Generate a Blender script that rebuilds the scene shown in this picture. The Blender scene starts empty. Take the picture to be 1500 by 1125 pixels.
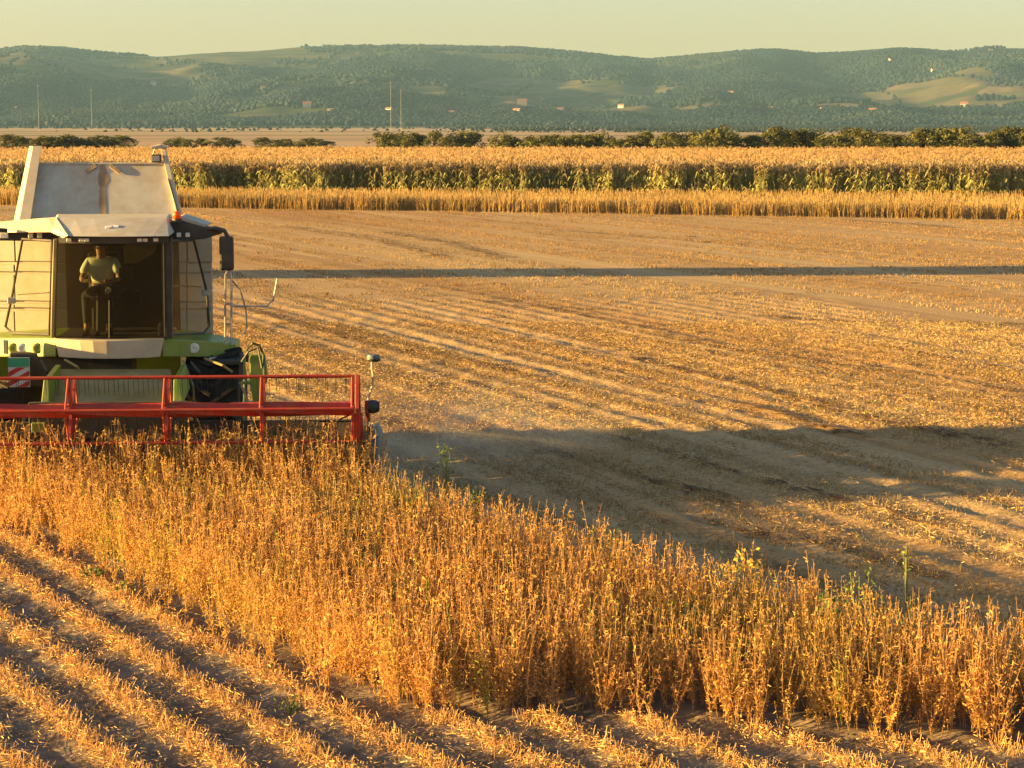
import bpy, math, random
import numpy as np
from mathutils import Vector, Matrix
PI = math.pi
sc = bpy.context.scene
C = sc.collection
rng = np.random.default_rng(7)
random.seed(7)

# ------------------------------------------------------------------ camera
FPX, CX, CY, HOR, CAMH = 2850.0, 750.0, 562.5, 182.0, 5.3
PITCH = math.atan((CY - HOR) / FPX)
cam_d = bpy.data.cameras.new('camera')
cam = bpy.data.objects.new('camera', cam_d)
C.objects.link(cam)
cam_d.sensor_width = 36.0
cam_d.lens = 36.0 * FPX / 1500.0
cam_d.clip_start = 0.1
cam_d.clip_end = 40000
cam.location = (0, 0, CAMH)
cam.rotation_euler = (PI / 2 - PITCH, 0, 0)
sc.camera = cam
# ------------------------------------------------------------------ light
SUN_EL, SUN_AZ = 7.3, 4.0          # elevation; degrees behind the camera plane, from the left
w = bpy.data.worlds.new('World')
sc.world = w
w.use_nodes = True
nt = w.node_tree
bg = nt.nodes['Background']
sky = nt.nodes.new('ShaderNodeTexSky')
sky.sky_type = 'NISHITA'
sky.sun_disc = False
sky.sun_elevation = math.radians(SUN_EL)
az = math.radians(SUN_AZ)
S = Vector((-math.cos(az), -math.sin(az), math.tan(math.radians(SUN_EL)))).normalized()   # towards the sun
sky.sun_rotation = math.atan2(S.x, S.y)
sky.air_density = 1.0
sky.dust_density = 1.5
sky.ozone_density = 2.6
tint = nt.nodes.new('ShaderNodeMix')
tint.data_type = 'RGBA'
tint.blend_type = 'MULTIPLY'
tint.inputs[0].default_value = 1.0
nt.links.new(sky.outputs[0], tint.inputs[6])
tint.inputs[7].default_value = (1.33, 1.03, 0.84, 1)
nt.links.new(tint.outputs[2], bg.inputs[0])
bg.inputs[1].default_value = 0.05
sd = bpy.data.lights.new('sun', 'SUN')
sd.energy = 5.0
sd.angle = math.radians(0.6)
sd.color = (1.0, 0.60, 0.155)
so = bpy.data.objects.new('sun', sd)
C.objects.link(so)
so.rotation_euler = S.to_track_quat('Z', 'Y').to_euler()
sc.view_settings.view_transform = 'Standard'
sc.view_settings.look = 'None'
sc.view_settings.exposure = 2.75
sc.view_settings.gamma = 1.0
sc.render.filter_size = 3.0
sc.cycles.use_denoising = True
sc.cycles.max_bounces = 8
sc.cycles.volume_bounces = 1
sc.cycles.transparent_max_bounces = 12

# ------------------------------------------------------------------ pixel helpers (photo pixels -> points)
FW = Vector((0, math.cos(PITCH), -math.sin(PITCH)))
UP = Vector((0, math.sin(PITCH), math.cos(PITCH)))
def ray(px, py):
    return Vector((1, 0, 0)) * ((px - CX) / FPX) + UP * (-(py - CY) / FPX) + FW
def G(px, py, z=0.0):
    r = ray(px, py)
    t = (z - CAMH) / r.z
    return (r.x * t, r.y * t)
def atY(px, py, Y):
    r = ray(px, py)
    t = Y / r.y
    return Vector((r.x * t, Y, CAMH + r.z * t))

# ------------------------------------------------------------------ materials
def mat(name, col, rough=0.6, metal=0.0, var=0.12, scale=6.0, bump=0.0, attr=False, trans=0.0, spec=0.5, dirt=None, dirt_amt=0.35, coat=0.0):
    m = bpy.data.materials.new(name)
    m.use_nodes = True
    t = m.node_tree
    b = t.nodes['Principled BSDF']
    b.inputs['Roughness'].default_value = rough
    b.inputs['Metallic'].default_value = metal
    b.inputs['Specular IOR Level'].default_value = spec
    b.inputs['Coat Weight'].default_value = coat
    tc = t.nodes.new('ShaderNodeTexCoord')
    n = t.nodes.new('ShaderNodeTexNoise')
    n.inputs['Scale'].default_value = scale
    n.inputs['Detail'].default_value = 5
    t.links.new(tc.outputs['Object'], n.inputs['Vector'])
    mp = t.nodes.new('ShaderNodeMapRange')
    mp.inputs[1].default_value = 0.3
    mp.inputs[2].default_value = 0.7
    mp.inputs[3].default_value = 1 - var
    mp.inputs[4].default_value = 1 + var
    t.links.new(n.outputs[0], mp.inputs[0])
    mx = t.nodes.new('ShaderNodeMix')
    mx.data_type = 'RGBA'
    mx.blend_type = 'MULTIPLY'
    mx.inputs[0].default_value = 1
    if attr:
        a = t.nodes.new('ShaderNodeAttribute')
        a.attribute_name = 'col'
        t.links.new(a.outputs['Color'], mx.inputs[6])
    else:
        mx.inputs[6].default_value = (*col, 1)
    t.links.new(mp.outputs[0], mx.inputs[7])
    out = mx.outputs[2]
    if dirt:
        n2 = t.nodes.new('ShaderNodeTexNoise')
        n2.inputs['Scale'].default_value = 2.3
        n2.inputs['Detail'].default_value = 8
        n2.inputs['Roughness'].default_value = 0.7
        t.links.new(tc.outputs['Object'], n2.inputs['Vector'])
        r2 = t.nodes.new('ShaderNodeMapRange')
        r2.inputs[1].default_value = 0.42
        r2.inputs[2].default_value = 0.7
        r2.inputs[4].default_value = dirt_amt
        t.links.new(n2.outputs[0], r2.inputs[0])
        m2 = t.nodes.new('ShaderNodeMix')
        m2.data_type = 'RGBA'
        t.links.new(r2.outputs[0], m2.inputs[0])
        t.links.new(out, m2.inputs[6])
        m2.inputs[7].default_value = (*dirt, 1)
        out = m2.outputs[2]
        r3 = t.nodes.new('ShaderNodeMapRange')
        r3.inputs[3].default_value = rough
        r3.inputs[4].default_value = min(1, rough + 0.5)
        t.links.new(r2.outputs[0], r3.inputs[0])
        t.links.new(r3.outputs[0], b.inputs['Roughness'])
    t.links.new(out, b.inputs['Base Color'])
    if bump:
        bp = t.nodes.new('ShaderNodeBump')
        bp.inputs['Strength'].default_value = bump
        bp.inputs['Distance'].default_value = 0.02
        t.links.new(n.outputs[0], bp.inputs['Height'])
        t.links.new(bp.outputs[0], b.inputs['Normal'])
    if trans:
        tr = t.nodes.new('ShaderNodeBsdfTranslucent')
        t.links.new(out, tr.inputs[0])
        ms = t.nodes.new('ShaderNodeMixShader')
        ms.inputs[0].default_value = trans
        t.links.new(b.outputs[0], ms.inputs[1])
        t.links.new(tr.outputs[0], ms.inputs[2])
        t.links.new(ms.outputs[0], t.nodes['Material Output'].inputs[0])
    return m

DUST = (0.40, 0.30, 0.19)
M_cream = mat('cream_paint', (0.48, 0.43, 0.34), 0.5, var=0.07, dirt=DUST, dirt_amt=0.7)
M_panel = mat('dull_cream_panel_paint', (0.33, 0.32, 0.28), 0.55, var=0.08, dirt=(0.30, 0.22, 0.12), dirt_amt=0.5)
M_greyc = mat('dusty_grey_cream_paint', (0.43, 0.42, 0.37), 0.55, var=0.08, dirt=(0.31, 0.23, 0.145), dirt_amt=0.7)
M_green = mat('lime_green_paint', (0.14, 0.23, 0.012), 0.4, var=0.06, dirt=DUST, dirt_amt=0.4)
M_red = mat('red_paint', (0.36, 0.022, 0.010), 0.55, var=0.2, scale=3, dirt=(0.26, 0.12, 0.06), dirt_amt=0.55)
M_black = mat('black_plastic', (0.018, 0.018, 0.02), 0.5, var=0.2, dirt=DUST, dirt_amt=0.12)
M_dark = mat('dark_chassis_metal', (0.022, 0.021, 0.017), 0.7, var=0.3, dirt=DUST, dirt_amt=0.12)
M_rub = mat('tyre_rubber', (0.008, 0.008, 0.008), 0.85, var=0.2, dirt=DUST, dirt_amt=0.10)
M_tan = mat('dusty_tan_metal', (0.22, 0.18, 0.06), 0.6, var=0.15, dirt=DUST, dirt_amt=0.6)
M_steel = mat('grey_steel', (0.32, 0.33, 0.34), 0.45, metal=0.4, var=0.15, dirt=DUST, dirt_amt=0.3)
M_mirror = mat('mirror_glass', (0.6, 0.62, 0.65), 0.06, metal=1.0, var=0.02)
M_lamp = mat('lamp_lens', (0.7, 0.7, 0.66), 0.15, var=0.1, scale=30)
M_orange = mat('beacon_orange', (0.8, 0.16, 0.01), 0.25, var=0.05, trans=0.3)
M_white = mat('white_paint', (0.72, 0.70, 0.64), 0.5, var=0.05, dirt=DUST, dirt_amt=0.3)
M_sred = mat('sign_red', (0.6, 0.03, 0.02), 0.45, var=0.05)
M_sgreen = mat('sign_green', (0.05, 0.36, 0.17), 0.45, var=0.08)
M_rust = mat('rust_stain', (0.27, 0.19, 0.11), 0.8, var=0.25)
M_seat = mat('seat_fabric', (0.03, 0.03, 0.035), 0.9, var=0.3)
M_interior = mat('cab_interior', (0.012, 0.012, 0.011), 0.8, var=0.3)
M_hose = mat('hose_rubber', (0.035, 0.05, 0.025), 0.6, var=0.2)
M_blue = mat('blue_grey_plastic', (0.05, 0.08, 0.10), 0.5, var=0.1, dirt=DUST, dirt_amt=0.3)
M_skin = mat('skin', (0.42, 0.24, 0.15), 0.6, var=0.06)
M_shirt = mat('shirt_cloth', (0.74, 0.80, 0.60), 0.85, var=0.12)
M_trouser = mat('trouser_cloth', (0.035, 0.045, 0.06), 0.9, var=0.2)
M_hair = mat('dark_hair', (0.02, 0.016, 0.012), 0.7, var=0.3)
M_cap = mat('cap_cloth', (0.012, 0.013, 0.02), 0.85, var=0.2)

def glass_mat(tnt=(0.21, 0.23, 0.20), dust=0.02):
    m = bpy.data.materials.new('tinted_cab_glass')
    m.use_nodes = True
    t = m.node_tree
    t.nodes.remove(t.nodes['Principled BSDF'])
    tr = t.nodes.new('ShaderNodeBsdfTransparent')
    tr.inputs[0].default_value = (*tnt, 1)
    gl = t.nodes.new('ShaderNodeBsdfGlossy')
    gl.inputs['Roughness'].default_value = 0.03
    lw = t.nodes.new('ShaderNodeLayerWeight')
    pw = t.nodes.new('ShaderNodeMath')
    pw.operation = 'POWER'
    pw.inputs[1].default_value = 4.0
    t.links.new(lw.outputs['Facing'], pw.inputs[0])
    fr = t.nodes.new('ShaderNodeMapRange')
    fr.inputs[3].default_value = 0.02
    fr.inputs[4].default_value = 0.6
    t.links.new(pw.outputs[0], fr.inputs[0])
    n = t.nodes.new('ShaderNodeTexNoise')
    n.inputs['Scale'].default_value = 2.5
    n.inputs['Detail'].default_value = 6
    tc = t.nodes.new('ShaderNodeTexCoord')
    t.links.new(tc.outputs['Object'], n.inputs[0])
    di = t.nodes.new('ShaderNodeBsdfDiffuse')
    di.inputs[0].default_value = (0.5, 0.38, 0.22, 1)
    r = t.nodes.new('ShaderNodeMapRange')
    r.inputs[1].default_value = 0.4
    r.inputs[2].default_value = 0.8
    r.inputs[3].default_value = 0.015
    r.inputs[4].default_value = dust
    t.links.new(n.outputs[0], r.inputs[0])
    m1 = t.nodes.new('ShaderNodeMixShader')
    m2 = t.nodes.new('ShaderNodeMixShader')
    t.links.new(fr.outputs[0], m1.inputs[0])
    t.links.new(tr.outputs[0], m1.inputs[1])
    t.links.new(gl.outputs[0], m1.inputs[2])
    t.links.new(r.outputs[0], m2.inputs[0])
    t.links.new(m1.outputs[0], m2.inputs[1])
    t.links.new(di.outputs[0], m2.inputs[2])
    t.links.new(m2.outputs[0], t.nodes['Material Output'].inputs[0])
    return m
M_glass = glass_mat()
M_dglass = glass_mat((.92, .93, .90), .02)

# ------------------------------------------------------------------ mesh builders
class MB:
    def __init__(s):
        s.v = []
        s.f = []
    def quadv(s, pts):
        i = len(s.v)
        s.v += [tuple(p) for p in pts]
        s.f.append(tuple(range(i, i + len(pts))))
        return s
    def box(s, c, size, rot=None):
        hx, hy, hz = size[0] / 2, size[1] / 2, size[2] / 2
        i = len(s.v)
        for x, y, z in ((-1,-1,-1),(1,-1,-1),(1,1,-1),(-1,1,-1),(-1,-1,1),(1,-1,1),(1,1,1),(-1,1,1)):
            p = Vector((x*hx, y*hy, z*hz))
            if rot is not None:
                p = rot @ p
            s.v.append(tuple(p + Vector(c)))
        for q in ((0,3,2,1),(4,5,6,7),(0,1,5,4),(1,2,6,5),(2,3,7,6),(3,0,4,7)):
            s.f.append(tuple(i + k for k in q))
        return s
    def loft(s, rings, cap=True):
        n = len(rings[0])
        i = len(s.v)
        for r in rings:
            s.v += [tuple(p) for p in r]
        for a in range(len(rings) - 1):
            for k in range(n):
                s.f.append((i+a*n+k, i+a*n+(k+1) % n, i+(a+1)*n+(k+1) % n, i+(a+1)*n+k))
        if cap:
            s.f.append(tuple(i + k for k in reversed(range(n))))
            s.f.append(tuple(i + (len(rings)-1)*n + k for k in range(n)))
        return s
    def prism(s, poly, vec):
        vec = Vector(vec)
        return s.loft([[Vector(p) for p in poly], [Vector(p) + vec for p in poly]])
    def tube(s, pts, r, n=8):
        pts = [Vector(p) for p in pts]
        rings = []
        for k, p in enumerate(pts):
            a = pts[max(0, k-1)]
            b = pts[min(len(pts)-1, k+1)]
            d = (b - a).normalized()
            ref = Vector((0, 0, 1)) if abs(d.z) < 0.9 else Vector((1, 0, 0))
            u = d.cross(ref).normalized()
            v = d.cross(u)
            rr = r[k] if isinstance(r, (list, tuple)) else r
            rings.append([p + (u*math.cos(t) + v*math.sin(t))*rr for t in [2*PI*q/n for q in range(n)]])
        return s.loft(rings)
    def ring(s, c, axis, prof, n=36):
        """revolve profile [(radius, offset along axis)] as closed loop"""
        axis = Vector(axis).normalized()
        ref = Vector((0, 0, 1)) if abs(axis.z) < 0.9 else Vector((1, 0, 0))
        u = axis.cross(ref).normalized()
        v = axis.cross(u)
        i = len(s.v)
        m = len(prof)
        for q in range(n):
            t = 2*PI*q/n
            for r, o in prof:
                s.v.append(tuple(Vector(c) + axis*o + (u*math.cos(t) + v*math.sin(t))*r))
        for q in range(n):
            for k in range(m):
                a = i + q*m + k
                b = i + q*m + (k+1) % m
                c2 = i + ((q+1) % n)*m + (k+1) % m
                d = i + ((q+1) % n)*m + k
                s.f.append((a, b, c2, d))
        return s
    def build(s, name, m, parent=None, bevel=0.0, smooth=False):
        me = bpy.data.meshes.new(name)
        me.from_pydata(s.v, [], s.f)
        me.materials.append(m)
        me.update()
        import bmesh
        bm = bmesh.new()
        bm.from_mesh(me)
        bmesh.ops.recalc_face_normals(bm, faces=bm.faces)
        bm.to_mesh(me)
        bm.free()
        if smooth:
            for p in me.polygons:
                p.use_smooth = True
        o = bpy.data.objects.new(name, me)
        C.objects.link(o)
        if parent:
            o.parent = parent
        if bevel:
            b = o.modifiers.new('bevel', 'BEVEL')
            b.width = bevel
            b.segments = 2
            b.limit_method = 'ANGLE'
        return o

def empty(name, loc=(0, 0, 0), rz=0.0):
    o = bpy.data.objects.new(name, None)
    C.objects.link(o)
    o.location = loc
    o.rotation_euler = (0, 0, rz)
    o.empty_display_size = 0.2
    return o
def tag(o, label=None, cat=None, group=None, kind=None):
    if label: o['label'] = label
    if cat: o['category'] = cat
    if group: o['group'] = group
    if kind: o['kind'] = kind
    return o
def clone(o, parent=None):
    c = o.copy()
    C.objects.link(c)
    c.parent = parent
    for ch in o.children:
        clone(ch, c)
    return c

def soup(name, V, col, m):
    """V (N,4,3) quads, col (N,3) -> one mesh object"""
    V = np.asarray(V, dtype=np.float32)
    n = V.shape[0]
    me = bpy.data.meshes.new(name)
    me.vertices.add(n*4)
    me.vertices.foreach_set('co', V.reshape(-1))
    me.loops.add(n*4)
    me.loops.foreach_set('vertex_index', np.arange(n*4, dtype=np.int32))
    me.polygons.add(n)
    me.polygons.foreach_set('loop_start', np.arange(0, n*4, 4, dtype=np.int32))
    try:
        me.polygons.foreach_set('loop_total', np.full(n, 4, dtype=np.int32))
    except Exception:
        pass
    me.update(calc_edges=True)
    a = me.color_attributes.new('col', 'FLOAT_COLOR', 'POINT')
    cc = np.ones((n, 4, 4), dtype=np.float32)
    cc[:, :, :3] = np.asarray(col, dtype=np.float32)[:, None, :]
    a.data.foreach_set('color', cc.reshape(-1))
    me.materials.append(m)
    o = bpy.data.objects.new(name, me)
    C.objects.link(o)
    return o

def inpoly(x, y, poly):
    ins = np.zeros(x.shape, bool)
    n = len(poly)
    for i in range(n):
        x1, y1 = poly[i]
        x2, y2 = poly[(i+1) % n]
        c = ((y1 > y) != (y2 > y)) & (x < (x2-x1)*(y-y1)/(y2-y1+1e-12)+x1)
        ins ^= c
    return ins

def vnoise(x, y, seed=0):
    """smooth value noise, numpy"""
    xi = np.floor(x).astype(np.int64)
    yi = np.floor(y).astype(np.int64)
    fx = x - xi
    fy = y - yi
    fx = fx*fx*(3-2*fx)
    fy = fy*fy*(3-2*fy)
    def h(a, b):
        k = (a*374761393 + b*668265263 + seed*974711) & 0x7fffffff
        k = ((k ^ (k >> 13))*1274126177) & 0x7fffffff
        return ((k ^ (k >> 16)) & 0xffff)/65535.0
    return (h(xi, yi)*(1-fx)+h(xi+1, yi)*fx)*(1-fy) + (h(xi, yi+1)*(1-fx)+h(xi+1, yi+1)*fx)*fy
def fbm(x, y, o=4, seed=0):
    s = 0
    a = 0.5
    for k in range(o):
        s = s + a*vnoise(x*2**k, y*2**k, seed+k*17)
        a *= 0.5
    return s/(1-0.5**o)

# ------------------------------------------------------------------ ground layout
ROW = 0.72
AL = math.radians(33)                      # direction of the rows left of the crop and in the crop
AR = math.radians(25)                      # right field
nL = (math.cos(AL), math.sin(AL))
uL = (-math.sin(AL), math.cos(AL))
nR = (math.cos(AR), math.sin(AR))
uR = (-math.sin(AR), math.cos(AR))
lead = [G(520, 1045), G(400, 985), G(250, 905), G(120, 838), G(0, 778)]
lx, ly = lead[-1]
lead.append((lx - (27.0-ly)*0.66, 27.0))
back = [G(1760, 925, .8), G(1500, 893, .8), G(1350, 868, .8), G(1200, 842, .8), G(1000, 795, .8), G(870, 758, .8), G(750, 728, .8), G(640, 695, .8), G(563, 672, .8)]
near = [G(1760, 1120), G(1500, 1100), G(1350, 1090), G(1200, 1080), G(1060, 1070), G(880, 1053), G(700, 1052), G(600, 1056)]
CROP = lead[:-1] + [(lead[-1][0]-.1, 27.1), (-5.5, 27.42), (-2.2, 27.85)] + back[::-1] + near
def row_phase_L(x, y):
    o = lead[2][0]*nL[0] + lead[2][1]*nL[1]
    return (x*nL[0] + y*nL[1] - o)/ROW + 0.25
def left_zone(x, y):
    # everything on the camera side of the crop's back edge
    xb = np.array([p[0] for p in back[::-1]])
    yb = np.array([p[1] for p in back[::-1]])
    lim = np.interp(x, xb, yb)
    lim = np.where(x < xb[0], 60 + 0*x, lim)
    lim = np.where((x < xb[0]) & (x > -10.5), 27.0, lim)
    return y < lim
def ground_h(x, y):
    z = 0.0 + 0*x
    near_ = (y < 62) & (y > 8)
    zl = left_zone(x, y)
    ph = row_phase_L(x, y)
    wob = (fbm(x*1.7, y*1.7, 3, 5)-.5)
    ridge = 0.5+0.5*np.cos(2*PI*(ph + 0.12*wob))
    z = np.where(near_ & zl, 0.08*ridge - 0.04 + 0.06*(fbm(x*5, y*5, 3, 9)-.5), z)
    phr = (x*nR[0]+y*nR[1])/ROW
    rr = 0.5+0.5*np.cos(2*PI*phr)
    fade = np.clip((75-y)/30, 0, 1)
    z = np.where(near_ & ~zl, fade*(0.035*rr + 0.07*(fbm(x*2.2, y*2.2, 3, 3)-.5)), z)
    return z

def axis_coords(spec):
    out = []
    for a, b, st in spec:
        out.append(np.arange(a, b, st))
    out.append([spec[-1][1]])
    return np.concatenate(out)
gx = axis_coords([(-9000, -1000, 800), (-1000, -100, 90), (-100, -20, 8), (-20, -11, .5), (-11, 10, .075), (10, 24, .5), (24, 100, 8), (100, 1000, 90), (1000, 9000, 800)])
gy = axis_coords([(-800, -100, 100), (-100, 0, 20), (0, 13, 1), (13, 27.5, .085), (27.5, 60, .16), (60, 90, 2), (90, 250, 10), (250, 1000, 50), (1000, 9000, 500)])
XX, YY = np.meshgrid(gx, gy)
ZZ = ground_h(XX, YY)
ed = (XX < -11) | (XX > 10) | (YY < 13.2) | (YY > 59.5)
ZZ[ed] = 0
ny_, nx_ = XX.shape
idx = np.arange(nx_*ny_).reshape(ny_, nx_)
F = np.stack([idx[:-1, :-1], idx[:-1, 1:], idx[1:, 1:], idx[1:, :-1]], -1).reshape(-1, 4)
def grid_mesh(name, X, Y, Z, F, m, smooth=True):
    me = bpy.data.meshes.new(name)
    me.vertices.add(X.size)
    me.vertices.foreach_set('co', np.stack([X, Y, Z], -1).astype(np.float32).reshape(-1))
    me.loops.add(F.size)
    me.loops.foreach_set('vertex_index', F.astype(np.int32).reshape(-1))
    me.polygons.add(len(F))
    me.polygons.foreach_set('loop_start', np.arange(0, F.size, 4, dtype=np.int32))
    me.update(calc_edges=True)
    if smooth:
        me.polygons.foreach_set('use_smooth', np.ones(len(F), bool))
    me.materials.append(m)
    o = bpy.data.objects.new(name, me)
    C.objects.link(o)
    return o

def ground_mat():
    m = bpy.data.materials.new('stubble_and_soil')
    m.use_nodes = True
    t = m.node_tree
    L = t.links.new
    N = t.nodes.new
    b = t.nodes['Principled BSDF']
    b.inputs['Roughness'].default_value = 0.95
    b.inputs['Specular IOR Level'].default_value = 0.1
    geo = N('ShaderNodeNewGeometry')
    def rot(ang, sx, sy):
        mp = N('ShaderNodeMapping')
        mp.vector_type = 'POINT'
        mp.inputs['Rotation'].default_value = (0, 0, -ang)
        mp2 = N('ShaderNodeVectorMath')
        mp2.operation = 'MULTIPLY'
        mp2.inputs[1].default_value = (sx, sy, 1)
        L(geo.outputs['Position'], mp.inputs[0])
        L(mp.outputs[0], mp2.inputs[0])
        return mp2.outputs[0]
    def noise(vec, scale, det=5, ro=.6):
        n = N('ShaderNodeTexNoise')
        n.inputs['Scale'].default_value = scale
        n.inputs['Detail'].default_value = det
        n.inputs['Roughness'].default_value = ro
        L(vec, n.inputs[0])
        return n.outputs[0]
    def ramp(fac, stops):
        r = N('ShaderNodeValToRGB')
        e = r.color_ramp.elements
        e[0].position, e[0].color = stops[0][0], (*stops[0][1], 1)
        e[1].position, e[1].color = stops[1][0], (*stops[1][1], 1)
        for p, c in stops[2:]:
            q = e.new(p)
            q.color = (*c, 1)
        L(fac, r.inputs[0])
        return r.outputs[0]
    def mix(f, a, bb, mode='MIX'):
        x = N('ShaderNodeMix')
        x.data_type = 'RGBA'
        x.blend_type = mode
        if isinstance(f, float): x.inputs[0].default_value = f
        else: L(f, x.inputs[0])
        if isinstance(a, tuple): x.inputs[6].default_value = (*a, 1)
        else: L(a, x.inputs[6])
        if isinstance(bb, tuple): x.inputs[7].default_value = (*bb, 1)
        else: L(bb, x.inputs[7])
        return x.outputs[2]
    def mr(v, a, bb, c=0., d=1.):
        x = N('ShaderNodeMapRange')
        x.inputs[1].default_value, x.inputs[2].default_value, x.inputs[3].default_value, x.inputs[4].default_value = a, bb, c, d
        L(v, x.inputs[0])
        return x.outputs[0]
    fine = noise(geo.outputs['Position'], 12, 5, .6)
    streak = noise(rot(AR, 1.7, .035), 1.0, 5, .60)
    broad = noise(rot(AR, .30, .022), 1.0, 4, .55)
    straw = ramp(fine, [(.3, (0.30, 0.207, 0.105)), (.5, (0.41, 0.297, 0.157)), (.72, (0.50, 0.375, 0.21))])
    soil = ramp(fine, [(.3, (0.055, 0.036, 0.024)), (.7, (0.15, 0.095, 0.055))])
    sf = mr(streak, .36, .58)
    right = mix(sf, mix(.66, soil, straw), straw)
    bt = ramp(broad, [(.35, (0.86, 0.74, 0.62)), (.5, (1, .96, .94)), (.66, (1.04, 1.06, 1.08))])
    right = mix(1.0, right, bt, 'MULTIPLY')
    # far plain beyond the corn
    sep = N('ShaderNodeSeparateXYZ')
    L(geo.outputs['Position'], sep.inputs[0])
    sc2 = N('ShaderNodeVectorMath')
    sc2.operation = 'MULTIPLY'
    sc2.inputs[1].default_value = (.0011, .006, 1)
    L(geo.outputs['Position'], sc2.inputs[0])
    pl = noise(sc2.outputs[0], 1.0, 3, .5)
    plain = ramp(pl, [(.34, (0.12, 0.15, 0.08)), (.42, (0.26, 0.20, 0.13)), (.50, (0.38, 0.27, 0.18)), (.58, (0.30, 0.22, 0.14)), (.64, (0.15, 0.17, 0.09))])
    far = mr(sep.outputs[1], 236, 245)
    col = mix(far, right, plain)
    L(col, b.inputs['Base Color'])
    bp = N('ShaderNodeBump')
    bp.inputs['Strength'].default_value = 0.6
    bp.inputs['Distance'].default_value = 0.03
    L(fine, bp.inputs['Height'])
    L(bp.outputs[0], b.inputs['Normal'])
    return m
ground = grid_mesh('ground', XX.ravel(), YY.ravel(), ZZ.ravel(), F, ground_mat())
tag(ground, 'harvested golden stubble ground running back to the hills', 'ground', kind='structure')

# dark bare soil between the rows on the camera side is part of the ground colour: own sheet
def soil_sheet():
    m = mat('dark_soil', (0.13, 0.098, 0.075), 0.95, var=0.45, scale=7, bump=0.8, spec=0.1, dirt=(0.27, 0.24, 0.20), dirt_amt=0.6)
    xs = gx[(gx > -10.95) & (gx < 9.95)]
    ys = gy[(gy > 13.25) & (gy < 27.3)]
    X, Y = np.meshgrid(xs, ys)
    Z = ground_h(X, Y) + 0.006
    ok = left_zone(X, Y)
    id_ = np.arange(X.size).reshape(X.shape)
    f = np.stack([id_[:-1, :-1], id_[:-1, 1:], id_[1:, 1:], id_[1:, :-1]], -1)
    k = ok[:-1, :-1] & ok[1:, 1:] & ok[:-1, 1:] & ok[1:, :-1]
    o = grid_mesh('soil', X.ravel(), Y.ravel(), Z.ravel(), f[k], m)
    tag(o, 'dark bare soil between the rows in the foreground', 'soil', kind='structure')
soil_sheet()

M_crop = mat('dry_soybean', (1, 1, 1), 0.9, attr=True, var=0.15, scale=20, trans=0.38, spec=0.05)
M_straw = mat('straw', (1, 1, 1), 0.85, attr=True, var=0.15, scale=20, trans=0.15, spec=0.1)
M_corn = mat('maize_leaves', (1, 1, 1), 0.8, attr=True, var=0.2, scale=2, trans=0.48, spec=0.15)

def blade(p0, p1, w0, w1, side):
    """quad ribbon"""
    side = np.asarray(side)
    return np.stack([p0-side*w0, p0+side*w0, p1+side*w1, p1-side*w1])

# ------------------------------------------------------------------ standing soybean
STEM = np.array((0.49, 0.36, 0.18))
POD = np.array((0.60, 0.42, 0.175))
PODD = np.array((0.46, 0.275, 0.12))
LEAF = np.array((0.50, 0.37, 0.14))
def soy_proto(r, h, npod=44, nbr=4, thick=1.0, leafy=0.0):
    Q = []; K = []
    def seg(p0, p1, w, col):
        d = p1-p0
        for a in (0, PI/2):
            s = np.array((math.cos(a), math.sin(a), 0))
            Q.append(blade(p0, p1, w, w*.7, s)); K.append(col)
    lean = r.normal(0, .05, 2)
    axes = []
    p = np.zeros(3)
    pts = [p]
    for k in range(1, 4):
        p = np.array((lean[0]*k/3*h + r.normal(0, .012), lean[1]*k/3*h + r.normal(0, .012), h*k/3))
        seg(pts[-1], p, .0045*thick, STEM*r.uniform(.8, 1.15))
        axes.append((pts[-1], p)); pts.append(p)
    for b in range(nbr):
        z0 = r.uniform(.05, .35)*h
        a = r.uniform(0, 2*PI)
        l = r.uniform(.35, .6)*h
        t = r.uniform(.2, .5)
        s = np.array((0, 0, z0))+np.array((lean[0], lean[1], 0))*z0
        m_ = s+np.array((math.cos(a)*math.sin(t), math.sin(a)*math.sin(t), math.cos(t)))*l*.5
        t *= .5
        e = m_+np.array((math.cos(a)*math.sin(t), math.sin(a)*math.sin(t), math.cos(t)))*l*.5
        seg(s, m_, .0032*thick, STEM*r.uniform(.7, 1.1)); seg(m_, e, .0025*thick, STEM*r.uniform(.7, 1.1))
        axes += [(s, m_), (m_, e)]
    for k in range(npod):
        a_, b_ = axes[r.integers(len(axes))]
        p = a_+(b_-a_)*r.uniform(.1, 1)
        if p[2] < .10: p = p+np.array((0, 0, .1))
        th = r.uniform(0, 2*PI)
        tl = r.uniform(.2, 2.4)
        d = np.array((math.cos(th)*math.sin(tl), math.sin(th)*math.sin(tl), math.cos(tl)))
        s = np.cross(d, r.normal(0, 1, 3)); s /= np.linalg.norm(s)+1e-9
        l = r.uniform(.025, .045)
        Q.append(blade(p, p+d*l, .0062*thick, .004*thick, s))
        K.append((POD*r.uniform(.82, 1.12) if r.random() < .66 else PODD*r.uniform(.8, 1.3)))
    for k in range(int(3+leafy*14)):
        a_, b_ = axes[r.integers(len(axes))]
        p = a_+(b_-a_)*r.uniform(.3, 1)
        d = r.normal(0, 1, 3); d /= np.linalg.norm(d)
        s = np.cross(d, r.normal(0, 1, 3)); s /= np.linalg.norm(s)
        Q.append(blade(p+d*.01, p+d*(.04+.015*leafy), .009, .004, s)); K.append(LEAF*r.uniform(.6, 1.2))
    return np.array(Q), np.array(K)

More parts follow.
